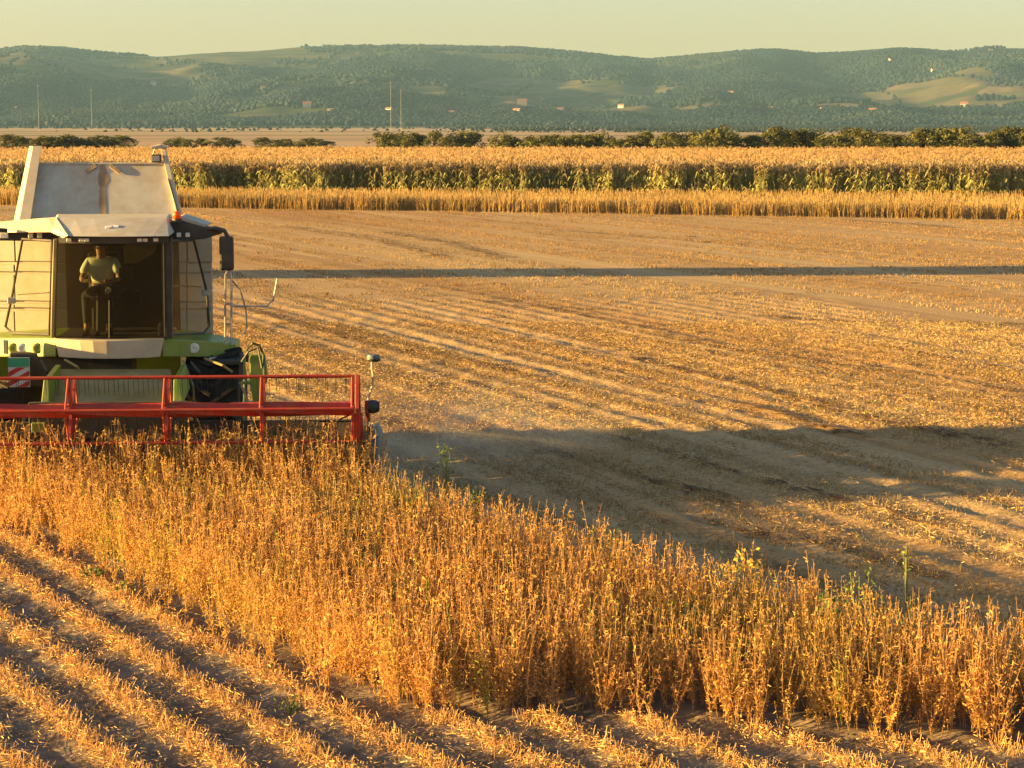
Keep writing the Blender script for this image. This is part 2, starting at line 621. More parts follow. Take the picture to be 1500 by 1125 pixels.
def scatter(name, protos, px, py, pz, scale, colmul, m, label, cat, tilt=0.06):
    Vs = []; Cs = []
    r = np.random.default_rng(len(px))
    which = r.integers(0, len(protos), len(px))
    for k, (Q, K) in enumerate(protos):
        sel = np.where(which == k)[0]
        if len(sel) == 0: continue
        n = len(sel)
        a = r.uniform(0, 2*PI, n)
        ca, sa = np.cos(a), np.sin(a)
        tx, ty = r.normal(0, tilt, n), r.normal(0, tilt, n)
        X = Q[None, :, :, 0]; Y = Q[None, :, :, 1]; Z = Q[None, :, :, 2]
        s = scale[sel][:, None, None]
        x = (X*ca[:, None, None]-Y*sa[:, None, None]+Z*tx[:, None, None])*s+px[sel][:, None, None]
        y = (X*sa[:, None, None]+Y*ca[:, None, None]+Z*ty[:, None, None])*s+py[sel][:, None, None]
        z = Z*s+pz[sel][:, None, None]+0*x
        Vs.append(np.stack([x, y, z], -1).reshape(-1, 4, 3))
        Cs.append((K[None]*colmul[sel][:, None, :]).reshape(-1, 3))
    o = soup(name, np.concatenate(Vs), np.clip(np.concatenate(Cs), .004, .9), m)
    tag(o, label, cat, kind='stuff')
    return o

def row_points(poly, nvec, uvec, spacing_row, spacing, jit, r, phase=0.0, ext=None):
    P = np.array(poly)
    n = np.array(nvec); u = np.array(uvec)
    a = P@n; b = P@u
    xs = []; ys = []
    k0 = math.floor((a.min()-phase)/spacing_row)
    k1 = math.ceil((a.max()-phase)/spacing_row)
    for k in range(k0, k1+1):
        c = k*spacing_row+phase
        t = np.arange(b.min(), b.max(), spacing)
        t = t+r.uniform(-spacing*.6, spacing*.6, len(t))
        cc = c+r.normal(0, jit, len(t))
        xs.append(n[0]*cc+u[0]*t); ys.append(n[1]*cc+u[1]*t)
    x = np.concatenate(xs); y = np.concatenate(ys)
    k = inpoly(x, y, poly)
    return x[k], y[k]

o_ = lead[2][0]*nL[0]+lead[2][1]*nL[1]
phL = o_-0.25*ROW                        # ridge crests (phase integer)
r = np.random.default_rng(11)
sx, sy = row_points(CROP, nL, uL, ROW, .0165, .125, r, phase=phL)
thin = r.random(len(sx)) < 0.92
sx, sy = sx[thin], sy[thin]
protos = [soy_proto(np.random.default_rng(100+k), .80+.02*(k % 6), npod=76, nbr=5, thick=.8, leafy=(1.0 if k % 7 == 0 else 0.15)) for k in range(14)]
nse = fbm(sx*.7, sy*.7, 3, 21)
n2 = fbm(sx*3.1, sy*3.1, 2, 33)
cm = np.ones((len(sx), 3))*(0.82+0.26*r.random(len(sx)) + 0.45*(nse-.5))[:, None]
gold = (nse < .45)
cm *= np.where(gold[:, None], np.array((1.10, 1.04, .84)), np.array((1.04, .92, .82)))
grn = r.random(len(sx)) < (.012+.08*(n2 > .74))
cm[grn] *= np.array((.62, 1.10, .55))
scatter('soybean_crop', protos, sx, sy, ground_h(sx, sy)-.02, r.uniform(.84, 1.12, len(sx))*(0.98+.22*(nse-.5)+.27*np.clip((sy-25.8)/.9, 0, 1)*(sx < -1.6)), cm, M_crop,
        'standing strip of ripe brown soybean plants in front of the harvester', 'soybean crop', tilt=.13)
print('soy plants', len(sx))

# ------------------------------------------------------------------ stubble and straw
STRAW = np.array((0.60, 0.48, 0.31))
def stub_proto(r, n=5, h=.12, sp=.05, w=.005):
    Q = []; K = []
    for k in range(n):
        b = np.array((r.normal(0, sp), r.normal(0, sp), 0))
        d = np.array((r.normal(0, .35), r.normal(0, .35), 1.0)); d /= np.linalg.norm(d)
        hh = h*r.uniform(.5, 1.3)
        a = r.uniform(0, PI)
        c = STRAW*r.uniform(.6, 1.15)
        for q in (0, PI/2):
            Q.append(blade(b, b+d*hh, w, w*.8, np.array((math.cos(a+q), math.sin(a+q), 0)))); K.append(c)
    return np.array(Q), np.array(K)
def straw_proto(r, n=6, sp=.07, l=.10, w=.004, lift=.05):
    Q = []; K = []
    for k in range(n):
        b = np.array((r.normal(0, sp), r.normal(0, sp), r.uniform(.005, lift)))
        d = np.array((r.normal(), r.normal(), r.normal(0, .35))); d /= np.linalg.norm(d)
        ll = l*r.uniform(.4, 1.4)
        s = np.cross(d, r.normal(0, 1, 3)); s /= np.linalg.norm(s)
        Q.append(blade(b-d*ll/2+np.array((0, 0, .01)), b+d*ll/2+np.array((0, 0, .01)), w, w, s)); K.append(STRAW*r.uniform(.45, 1.2)*np.array((1, r.uniform(.85, 1.05), r.uniform(.7, 1.1))))
    return np.array(Q), np.array(K)
r = np.random.default_rng(5)
LEFTZ = [(-11, 13.3), (10, 13.3)] + [(10, near[0][1])] + near + lead + [(-11, 27.2)]
x, y = row_points(LEFTZ, nL, uL, ROW, .035, .06, r, phase=phL)
g = fbm(x*1.3, y*1.3, 3, 8)
k = g + .25*r.random(len(x)) > .45
x, y = x[k], y[k]
pr = [stub_proto(np.random.default_rng(200+q), 7, .10, .045, .0035) for q in range(8)]
scatter('foreground_stubble', pr, x, y, ground_h(x, y), r.uniform(.6, 1.3, len(x)), (0.9+.4*r.random((len(x), 1)))*np.array((1.08, .94, .70)), M_straw,
        'cut golden stems in rows on the foreground soil', 'stubble', tilt=.15)
x2, y2 = row_points(LEFTZ, nL, uL, ROW, .016, .075, r, phase=phL)
x3 = r.uniform(-11, 10, 9000); y3 = r.uniform(13.4, 27, 9000)
kk = inpoly(x3, y3, LEFTZ)
x2 = np.concatenate([x2, x3[kk]]); y2 = np.concatenate([y2, y3[kk]])
k2 = fbm(x2*2.1, y2*2.1, 3, 41)+.35*r.random(len(x2)) > .55
x2, y2 = x2[k2], y2[k2]
pr = [straw_proto(np.random.default_rng(230+q), 14, .07, .04, .0026, .05) for q in range(8)]
scatter('foreground_straw', pr, x2, y2, ground_h(x2, y2), r.uniform(.6, 1.4, len(x2)), (0.85+.45*r.random((len(x2), 1)))*np.array((1.12, .94, .66)), M_straw,
        'loose chopped straw lying on the foreground rows', 'straw', tilt=.05)
print('left stub', len(x), 'straw', len(x2))

RIGHT1 = back + [(-2.3, 27.5), (-2.3, 27.35), (-13, 27.6), (-15, 52), (16, 52), (9.6, 20)]
RIGHT1 = [(-12, 27.6), (-2.4, 27.6)] + back[::-1] + [(12, 18), (15, 52), (-15, 52)]
def fieldcol(x, y, r):
    # colour of the straw varies with the passes of the machine
    a = (x*nR[0]+y*nR[1])
    b = (x*uR[0]+y*uR[1])
    f = fbm(a*.30, b*.018, 3, 55)
    f2 = fbm(a*1.7, b*.045, 3, 56)
    c = np.ones((len(x), 3))*(0.68+.08*r.random(len(x)) + .7*(f-.5) + .6*(f2-.5))[:, None]
    c *= np.where((f > .5)[:, None], np.array((1.02, .97, .80)), np.array((1.04, .92, .68)))
    return c, f2
x, y = row_points(RIGHT1, nR, uR, ROW*.5, .10, .06, r)
c, f2 = fieldcol(x, y, r)
k = f2+.22*r.random(len(x)) > .54
x, y, c = x[k], y[k], c[k]
pr = [stub_proto(np.random.default_rng(260+q), 7, .06, .06, .004) for q in range(8)]
scatter('field_stubble', pr, x, y, ground_h(x, y), r.uniform(.6, 1.3, len(x)), c, M_straw, 'short cut stubble behind the standing crop', 'stubble', tilt=.15)
print('right stub', len(x))
n = 46000
yy_ = 20+32*r.random(n)**.8; xx_ = r.uniform(-1, 1, n)*15
k = inpoly(xx_, yy_, RIGHT1)
xx_, yy_ = xx_[k], yy_[k]
c, f2 = fieldcol(xx_, yy_, r)
k = f2+.25*r.random(len(xx_)) > .54
xx_, yy_, c = xx_[k], yy_[k], c[k]
pr = [straw_proto(np.random.default_rng(290+q), 10, .14, .05, .0035, .025) for q in range(8)]
scatter('field_straw', pr, xx_, yy_, ground_h(xx_, yy_), r.uniform(.6, 1.4, len(xx_)), c, M_straw, 'chopped straw spread over the harvested field', 'straw', tilt=.05)
FARF = [(-16, 52), (16, 52), (36, 122), (-40, 122)]
x, y = row_points(FARF, nR, uR, ROW, .35, .12, r)
c, f2 = fieldcol(x, y, r)
k = f2+.22*r.random(len(x)) > .58
x, y, c = x[k], y[k], c[k]
pr = [stub_proto(np.random.default_rng(320+q), 9, .06, .16, .011) for q in range(8)]
scatter('far_stubble', pr, x, y, 0*x, r.uniform(.7, 1.4, len(x)), c, M_straw, 'stubble rows on the far half of the harvested field', 'stubble', tilt=.2)
print('far stub', len(x))

# ragged lines of bare dark soil left by wheels and between the swaths
def soil_lines():
    rr = np.random.default_rng(17)
    lines = [([(930, 526), (1110, 571), (1300, 620), (1480, 655)], .30, 1.0), ([(1080, 592), (1190, 622), (1270, 640)], .22, .7), ([(1000, 500), (1200, 533), (1420, 560), (1500, 578)], .16, .5),
             ([(360, 452), (470, 482), (620, 520), (760, 545)], .5, .55), ([(430, 505), (600, 560), (720, 600)], .25, .5), ([(570, 590), (700, 630), (820, 668)], .35, .6),
             ([(1105, 462), (1200, 472), (1400, 474), (1500, 476)], .35, .8), ([(420, 332), (560, 352), (660, 378)], 1.0, .5), ([(560, 340), (660, 356), (740, 378)], .9, .6), ([(1230, 322), (1330, 328), (1400, 334)], .9, .6),
             ([(800, 336), (1000, 352), (1180, 366)], .8, .35), ([(640, 420), (900, 470), (1100, 520)], .3, .4), ([(700, 440), (760, 450), (900, 455)], .3, .5), ([(1000, 430), (1180, 432), (1200, 426)], .2, .4),
             ([(560, 612), (640, 640), (700, 664)], .4, .6), ([(1250, 500), (1500, 545)], .2, .5), ([(760, 650), (900, 690), (1100, 745)], .25, .5), ([(900, 640), (1100, 700), (1400, 780)], .2, .4), ([(1000, 760), (1200, 800), (1400, 850)], .25, .5)]
    V = []
    for pts, wd, den in lines:
        g = [G(*p) for p in pts]
        for (x0, y0), (x1, y1) in zip(g[:-1], g[1:]):
            L_ = math.hypot(x1-x0, y1-y0)
            nn = int(L_/.035*den*(.6+wd))
            for k in range(nn):
                t = rr.random()
                x = x0+(x1-x0)*t+rr.normal(0, wd*.35); y = y0+(y1-y0)*t+rr.normal(0, wd*.5)
                a0 = AR+PI/2+rr.normal(0, .25)
                u = np.array((math.cos(a0), math.sin(a0))); v = np.array((-u[1], u[0]))
                la, lb = rr.uniform(.06, .28), rr.uniform(.015, .05)*(1+wd*.5)
                q = []
                for s1, s2 in ((-1, -.2), (-.1, -1), (1, .2), (.1, 1)):
                    px_, py_ = x+u[0]*la*s1+v[0]*lb*s2, y+u[1]*la*s1+v[1]*lb*s2
                    q.append((px_, py_))
                V.append(q)
    V = np.array(V)
    Z = ground_h(V[..., 0], V[..., 1]).max(axis=1, keepdims=True)+.015+.02*rr.random((len(V), 1))
    V3 = np.concatenate([V, np.broadcast_to(Z[..., None], V.shape[:2]+(1,))], -1)
    o = soup('soil_patches', V3, (0.7+.6*rr.random((len(V), 1)))*np.array((.16, .10, .06)), mat('bare_soil', (1, 1, 1), .95, attr=True, var=.3, spec=.1))
    tag(o, 'ragged dark wheel lines and bare soil streaks across the harvested field', 'soil', kind='stuff')
soil_lines()

# ------------------------------------------------------------------ weeds standing out of the crop
M_weed = mat('weed_leaves', (1, 1, 1), .6, attr=True, var=.2, scale=15, trans=.35, spec=.3)
M_wstem = mat('weed_stem', (0.16, 0.17, 0.06), .7, var=.2)
def weed(px, py, zt_, hgt, wid, col, label, seed, nl=60):
    r = np.random.default_rng(seed)
    gx_, gy_ = G(px, py, zt_)
    zb_ = max(0, zt_-hgt)
    e = empty('weed', (gx_, gy_, float(ground_h(np.array([gx_]), np.array([gy_]))[0])))
    tag(e, label, 'weed', 'weeds growing in the crop')
    b = MB()
    tips = []
    for k in range(5):
        a = r.uniform(0, 6.28); t = (0, 0, 0)
        tip = (math.cos(a)*wid*.45*r.random(), math.sin(a)*wid*.45*r.random(), zt_*r.uniform(.75, 1))
        tips.append(tip)
        b.tube([(0, 0, -.02), (tip[0]*.4, tip[1]*.4, tip[2]*.5), tip], [.008, .006, .003], 5)
    b.build('stem', M_wstem, e)
    Q = []; K = []
    for k in range(nl):
        tp_ = np.array(tips[r.integers(5)])
        t = 1-(hgt/zt_)*r.random()**1.2
        p = tp_*np.array((t*.5+.5, t*.5+.5, t))+r.normal(0, wid*.16, 3)*np.array((1, 1, .4))
        d = r.normal(0, 1, 3)+np.array((0, 0, .3)); d /= np.linalg.norm(d)
        s_ = np.cross(d, r.normal(0, 1, 3)); s_ /= np.linalg.norm(s_)
        l = r.uniform(.035, .07)
        Q.append(np.stack([p, p+d*l*.5+s_*l*.28, p+d*l, p+d*l*.5-s_*l*.28])); K.append(np.array(col)*r.uniform(.6, 1.3))
    o = soup('leaves', Q, K, M_weed); o.parent = e
GRN = (.07, .13, .03); LG = (.16, .22, .05); DG = (.04, .08, .025); YL = (.60, .42, .07)
for args in ((655, 640, 1.0, .45, .32, LG, 'pale green weed sticking up right of the header end', 1, 60),
             (610, 690, 1.0, .6, .35, LG, 'bright green weed at the back edge of the crop near the header', 2, 90),
             (698, 712, .95, .3, .4, DG, 'dark green broad leaved weed on the back edge of the crop', 3, 110),
             (1072, 788, 1.05, .25, .35, YL, 'yellow leaved weed rising above the crop beside the shadow', 4, 60),
             (1098, 800, .98, .15, .2, YL, 'small yellow weed just right of the tall yellow one', 5, 26),
             (134, 838, .14, .12, .4, GRN, 'low green weed at the left foot of the crop', 6, 60),
             (182, 856, .16, .14, .35, LG, 'low pale weed at the crop foot right of the green one', 7, 50),
             (425, 1022, .14, .12, .3, LG, 'small pale green weed on the ground below the crop corner', 8, 40),
             (1212, 862, .92, .3, .3, GRN, 'green weed among the crop tops on the right', 9, 70),
             (1262, 842, .95, .2, .4, LG, 'light green weed right of the green one in the crop tops', 10, 60),
             (905, 775, .9, .35, .55, GRN, 'wide green weed in the middle of the crop', 11, 110),
             (580, 822, .9, .25, .3, LG, 'light green weed alone in the left half of the crop', 12, 50),
             (1330, 790, .8, .35, .15, LG, 'thin pale weed standing in the shaded field behind the crop', 14, 16),
             (1010, 880, .85, .3, .3, DG, 'dark weed between brown stems right of the crop centre', 16, 50)):
    weed(*args)

# ------------------------------------------------------------------ far soybean strip and maize
fs_l, fs_r = G(-60, 300), G(1560, 323)
def lineY(x, a, b): return a[1]+(b[1]-a[1])*(x-a[0])/(b[0]-a[0])
cf_l, cf_r = (-45.0, 141.0), (40.0, 131.0)     # front of the maize
cb_l, cb_r = (-75.0, 240.0), (75.0, 226.0)
FS = [(-45, lineY(-45, fs_l, fs_r)), (40, lineY(40, fs_l, fs_r)), (40, lineY(40, cf_l, cf_r)), (-45, lineY(-45, cf_l, cf_r))]
n = 20000
x = r.uniform(-45, 40, n)
f0 = lineY(x, fs_l, fs_r); f1 = lineY(x, cf_l, cf_r)
y = f0+(f1-f0)*r.random(n)**1.6+1.8*(fbm(x*.4, 0*x, 3, 16)-.5)
pr = [soy_proto(np.random.default_rng(400+q), .9, npod=7, nbr=3, thick=3.6) for q in range(8)]
nz = fbm(x*.25, y*.4, 3, 77)
cm = (0.85+.15*r.random(n)+.7*(nz-.5))[:, None]*np.array((1.04, 1.08, 1.05))
scatter('distant_soybean_crop', pr, x, y, 0*x, r.uniform(.75, 1.15, n), cm, M_crop, 'band of uncut soybean standing in front of the maize', 'soybean crop')

MG = np.array((0.50, 0.52, 0.23)); MY = np.array((0.54, 0.48, 0.24)); MT = np.array((0.50, 0.39, 0.23))
def maize_proto(r, full=True):
    Q = []; K = []
    H = 2.55*r.uniform(.93, 1.05)
    if full:
        for a in (0, PI/2):
            Q.append(blade(np.zeros(3), np.array((0, 0, H*.9)), .016, .009, np.array((math.cos(a), math.sin(a), 0)))); K.append(MY*.8)
    for k in range(11 if full else 4):
        z = (0.2+.75*k/10)*H if full else H*r.uniform(.72, .95)
        a = r.uniform(0, 2*PI)
        d = np.array((math.cos(a), math.sin(a), 0)); s = np.array((-math.sin(a), math.cos(a), 0))
        l = r.uniform(.35, .65)*(1.1-.35*z/H)
        p0 = np.array((0, 0, z)); p1 = p0+d*l*.5+np.array((0, 0, l*.45)); p2 = p1+d*l*.45-np.array((0, 0, l*r.uniform(.1, .9)))
        t = z/H
        u = r.random()
        col = MG*r.uniform(.6, 1.3) if (u < .68 and .22 < t < .80) else MY*r.uniform(.6, 1.2)
        if t > .82: col = MT*r.uniform(.6, 1.0)
        Q.append(blade(p0, p1, .03, .045, s)); K.append(col)
        Q.append(blade(p1, p2, .045, .01, s)); K.append(col*r.uniform(.8, 1.1))
    for k in range(6):
        a = r.uniform(0, 2*PI); t = r.uniform(.05, .5)
        d = np.array((math.cos(a)*math.sin(t), math.sin(a)*math.sin(t), math.cos(t)))
        b = np.array((0, 0, H*.9))
        Q.append(blade(b, b+d*r.uniform(.22, .34), .014, .010, np.array((-math.sin(a), math.cos(a), 0)))); K.append(MT*r.uniform(.7, 1.25))
    return np.array(Q), np.array(K)
full = [maize_proto(np.random.default_rng(500+q)) for q in range(12)]
tops = [maize_proto(np.random.default_rng(530+q), False) for q in range(10)]
n = 7000
x = r.uniform(-46, 42, n)
y = lineY(x, cf_l, cf_r)+8*r.random(n)**1.5+1.6*(fbm(x*.35, 0*x, 3, 15)-.5)
nz = fbm(x*.22, y*.1, 3, 91)
cm = (0.62+.4*r.random(n)+.8*(nz-.5))[:, None]*np.ones((1, 3))
scatter('maize_front_rows', full, x, y, 0*x, r.uniform(.86, 1.08, n)*(1+.14*(fbm(x*.2, y*.2, 3, 14)-.5)), cm, M_corn, 'green and yellow front face of the maize field', 'maize', tilt=.03)
n = 42000
x = r.uniform(-1, 1, n)
f0 = 8.0; y = 145+90*r.random(n)**1.25
x = x*y*.34
y2_ = np.maximum(y, lineY(x, cf_l, cf_r)+7)
lim = lineY(x, cb_l, cb_r)
k = y2_ < lim
x, y = x[k], y2_[k]
cm = (0.75+.4*r.random(len(x)))[:, None]*np.array((1.05, .95, .85))
scatter('maize_tops', tops, x, y, 0*x, r.uniform(.90, 1.07, len(x))*(1+.12*(fbm(x*.1, y*.1, 3, 13)-.5)), cm, M_corn, 'orange tassels on top of the maize field', 'maize', tilt=.03)

# ------------------------------------------------------------------ hills
sky_px = [(-900, 95), (-400, 85), (0, 76), (45, 71), (110, 74), (160, 80), (240, 85), (300, 80), (380, 76), (460, 70), (600, 70), (680, 72), (760, 73), (840, 79), (900, 87), (950, 90), (1010, 85), (1080, 78), (1130, 76), (1190, 82), (1250, 80), (1310, 76), (1390, 78), (1440, 72), (1500, 73), (1900, 66), (2500, 90)]
HD0, HD1 = 3000.0, 5400.0
def hill_h(x, y):
    px = 750+FPX*x/y
    py = np.interp(px, [p[0] for p in sky_px], [p[1] for p in sky_px])
    top = 5+(HOR-py)/FPX*HD1
    t = np.clip((y-HD0)/(HD1-HD0), 0, 1)
    pr_ = 0.06*t+0.94*t**1.25
    z = top*pr_
    env = np.sin(PI*np.clip(t, 0, 1))
    z = z+env*(110*(fbm(x/620, y/1100, 4, 61)-.5)+105*(fbm(x/250+3, y/800, 3, 62)-.5))
    z = z+ (14*(fbm(x/60, y/60, 3, 63)-.5))*np.clip(t*4, 0, 1)*(.25+.75*(1-t))
    back_ = np.clip((y-HD1)/900, 0, 1)
    z = z*(1-.6*back_)
    return np.where(y < HD0, 0, z)
hx = np.linspace(-3600, 3600, 560)
hy = np.concatenate([np.linspace(HD0-10, HD1, 150), np.linspace(HD1+40, HD1+900, 10)])
X, Y = np.meshgrid(hx, hy)
Z = hill_h(X, Y)-1.0
id_ = np.arange(X.size).reshape(X.shape)
Fh = np.stack([id_[:-1, :-1], id_[:-1, 1:], id_[1:, 1:], id_[1:, :-1]], -1).reshape(-1, 4)
def forest_mask(x, y):
    f = fbm(x/420+9, y/300, 4, 71)
    px = 750+FPX*x/y
    t = (y-HD0)/(HD1-HD0)
    f = f + .10*np.exp(-((px-1130)/200)**2)*(t > .25) + .05*(t < .3)  # denser crowns right of centre stand in for cloud shade
    f = f - .16*np.exp(-((px-300)/130)**2)*(t > .72) - .10*np.exp(-((px-60)/120)**2)*((t > .45)) - .06*np.exp(-((px-1420)/130)**2)*(t > .45) - .08*np.exp(-((px-850)/160)**2)*(t<.5)
    return f
def hill_mat():
    m = bpy.data.materials.new('hill_fields')
    m.use_nodes = True
    t = m.node_tree
    b = t.nodes['Principled BSDF']
    b.inputs['Roughness'].default_value = 1
    b.inputs['Specular IOR Level'].default_value = 0.05
    geo = t.nodes.new('ShaderNodeNewGeometry')
    vm = t.nodes.new('ShaderNodeVectorMath')
    vm.operation = 'MULTIPLY'
    vm.inputs[1].default_value = (.0035, .006, .02)
    t.links.new(geo.outputs['Position'], vm.inputs[0])
    n = t.nodes.new('ShaderNodeTexVoronoi')
    n.inputs['Scale'].default_value = 1.6
    t.links.new(vm.outputs[0], n.inputs[0])
    rp = t.nodes.new('ShaderNodeValToRGB')
    e = rp.color_ramp.elements
    e[0].position, e[0].color = 0.1, (0.085, 0.11, 0.055, 1)
    e[1].position, e[1].color = 0.9, (0.26, 0.20, 0.13, 1)
    for p, c in ((.35, (0.12, 0.13, 0.065)), (.55, (0.20, 0.165, 0.10)), (.7, (0.09, 0.115, 0.055))):
        q = e.new(p)
        q.color = (*c, 1)
    sp = t.nodes.new('ShaderNodeSeparateColor')
    t.links.new(n.outputs['Color'], sp.inputs[0])
    t.links.new(sp.outputs[0], rp.inputs[0])
    n2 = t.nodes.new('ShaderNodeTexNoise')
    n2.inputs['Scale'].default_value = 9
    n2.inputs['Detail'].default_value = 6
    t.links.new(vm.outputs[0], n2.inputs[0])
    mx = t.nodes.new('ShaderNodeMix')
    mx.data_type = 'RGBA'
    mx.blend_type = 'MULTIPLY'
    mx.inputs[0].default_value = .7
    t.links.new(rp.outputs[0], mx.inputs[6])
    t.links.new(n2.outputs[0], mx.inputs[7])
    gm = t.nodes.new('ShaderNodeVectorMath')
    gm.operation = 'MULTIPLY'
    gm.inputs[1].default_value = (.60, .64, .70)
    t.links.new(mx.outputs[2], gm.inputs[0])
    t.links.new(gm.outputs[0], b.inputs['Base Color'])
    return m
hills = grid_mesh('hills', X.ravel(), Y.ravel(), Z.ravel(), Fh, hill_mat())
tag(hills, 'long low wooded hills with fields along the horizon', 'hills', kind='structure')

# woods on the hills: many small crowns in one object
def woods():
    rr = np.random.default_rng(3)
    n = 170000
    y = HD0+60+(HD1-HD0-30)*rr.random(n)
    x = rr.uniform(-.34, .34, n)*y
    f = forest_mask(x, y)
    keep = (f + .14*(rr.random(n)-.5)) > .478
    hedge = (rr.random(n) < .18) & (np.abs(fbm(x/170, y/420, 2, 88)-.5) < .018)
    k = keep | hedge
    x, y = x[k], y[k]
    # belts of trees on the plain at the foot of the hills, thicker to the right
    m_ = 60000
    yp = 1250+1750*rr.random(m_)**.7
    xp = rr.uniform(-.34, .34, m_)*yp
    pxp = 750+FPX*xp/yp
    dens = np.clip((pxp-640)/260, .05, 1)
    kp = (rr.random(m_) < dens) & (fbm(xp/260, yp/90, 3, 47)+.12*(pxp > 900) > np.where(pxp > 640, .47, .60))
    x = np.concatenate([x, xp[kp]]); y = np.concatenate([y, yp[kp]])
    z = hill_h(x, y)-1
    # crown: squashed octahedron-ish with 3 rings (quads)
    a = np.arange(6)*PI/3
    rings = [(0.75, 0.0), (1.0, .45), (.62, .85), (.05, 1.0)]
    Q = []
    for q in range(3):
        r0, z0 = rings[q]; r1, z1 = rings[q+1]
        for s in range(6):
            a0, a1 = a[s], a[s]+PI/3
            Q.append([(r0*math.cos(a0), r0*math.sin(a0), z0), (r0*math.cos(a1), r0*math.sin(a1), z0), (r1*math.cos(a1), r1*math.sin(a1), z1), (r1*math.cos(a0), r1*math.sin(a0), z1)])
    Q = np.array(Q)
    n = len(x)
    R = rr.uniform(3, 6.5, n); Hh = rr.uniform(4, 9, n)
    sm_ = np.clip((y/HD0), 0, 1)**1.2
    R *= np.where(y < HD0, sm_*.62, 1); Hh *= np.where(y < HD0, sm_*.75, 1)
    an = rr.uniform(0, PI, n); ca = np.cos(an)[:, None, None]; sa = np.sin(an)[:, None, None]
    V = np.empty((n, len(Q), 4, 3), np.float32)
    V[..., 0] = (Q[None, :, :, 0]*ca-Q[None, :, :, 1]*sa)*R[:, None, None]+x[:, None, None]
    V[..., 1] = (Q[None, :, :, 0]*sa+Q[None, :, :, 1]*ca)*R[:, None, None]+y[:, None, None]
    V[..., 2] = Q[None, :, :, 2]*Hh[:, None, None]+z[:, None, None]
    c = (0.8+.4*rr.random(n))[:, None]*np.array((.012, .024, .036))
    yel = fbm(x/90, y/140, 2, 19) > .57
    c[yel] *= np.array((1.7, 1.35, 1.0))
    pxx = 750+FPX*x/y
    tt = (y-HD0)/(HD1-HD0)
    cloud_dark = (fbm(x/500+40, y/420, 3, 53) + .16*np.exp(-((pxx-1170)/150)**2)*(tt > .1)) > .56  # cloud shadow painted into crown colours right of centre, plus random dark patches
    c[cloud_dark] *= np.array((.45, .6, .75))
    c = np.repeat(c, len(Q), 0)
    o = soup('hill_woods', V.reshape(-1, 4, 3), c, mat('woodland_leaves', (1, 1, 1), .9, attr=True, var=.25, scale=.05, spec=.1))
    tag(o, 'dark woodland and hedgerow trees covering the far hills', 'woodland', kind='stuff')
    print('woods', n)
woods()

def hit_hill(px, py):
    rv = ray(px, py)
    y = 400.0
    while y < HD1+200:
        t = y/rv.y
        z = CAMH+rv.z*t
        gz = float(hill_h(np.array([rv.x*t]), np.array([y]))[0])-1 if y > HD0 else 0
        if z <= gz+.01:
            return Vector((rv.x*t, y, gz))
        y += 4
    return Vector((rv.x*(HD1-50)/rv.y, HD1-50, float(hill_h(np.array([rv.x*(HD1-50)/rv.y]), np.array([HD1-50.]))[0])))

M_roof_red = mat('red_tiles', (0.22, 0.09, 0.06), .8, var=.15, scale=1)
M_roof_br = mat('brown_tiles', (0.20, 0.11, 0.07), .8, var=.15, scale=1)
M_wall_w = mat('white_render', (0.40, 0.40, 0.38), .8, var=.05, scale=.5)
M_wall_p = mat('pink_render', (0.34, 0.24, 0.20), .8, var=.05, scale=.5)
M_pane = mat('window_glass', (0.05, 0.06, 0.08), .15, var=.1)
def house(px, py, wd, dp, hh, wallm, roofm, label, tower=False, rz=None):
    p = hit_hill(px, py)
    rz = rz if rz is not None else random.uniform(-.5, .5)
    wd, dp, hh = wd*.8, dp*.8, hh*.8
    e = empty('house', (p.x, p.y, p.z-.5), rz)
    tag(e, label, 'house', 'houses scattered on the hills')
    MB().box((0, 0, hh/2), (wd, dp, hh)).build('wall', wallm, e)
    rh = wd*.28
    b = MB()
    b.prism([(-wd/2-.5, -dp/2-.5, hh+.01), (-wd/2-.5, dp/2+.5, hh+.01), (-wd/2-.5, 0, hh+rh)], (wd+1, 0, 0))
    b.build('roof', roofm, e)
    for s in (-1, 0, 1):
        w_ = MB().box((s*wd*.3, -dp/2-.03, hh*.55), (wd*.13, .1, hh*.28)).build('window', M_white, e)
        MB().box((s*wd*.3, -dp/2-.1, hh*.55), (wd*.09, .06, hh*.2)).build('pane', M_pane, w_)
    if tower:
        t_ = MB().box((wd*.3, 0, hh*1.2), (wd*.3, wd*.3, hh*2.4)).build('tower', wallm, e)
        MB().loft([[(wd*.3+sx_*wd*.17, sy_*wd*.17, hh*2.4+.02) for sx_, sy_ in ((-1,-1),(1,-1),(1,1),(-1,1))], [(wd*.3+sx_*.1, sy_*.1, hh*3.1) for sx_, sy_ in ((-1,-1),(1,-1),(1,1),(-1,1))]]).build('spire', roofm, t_)
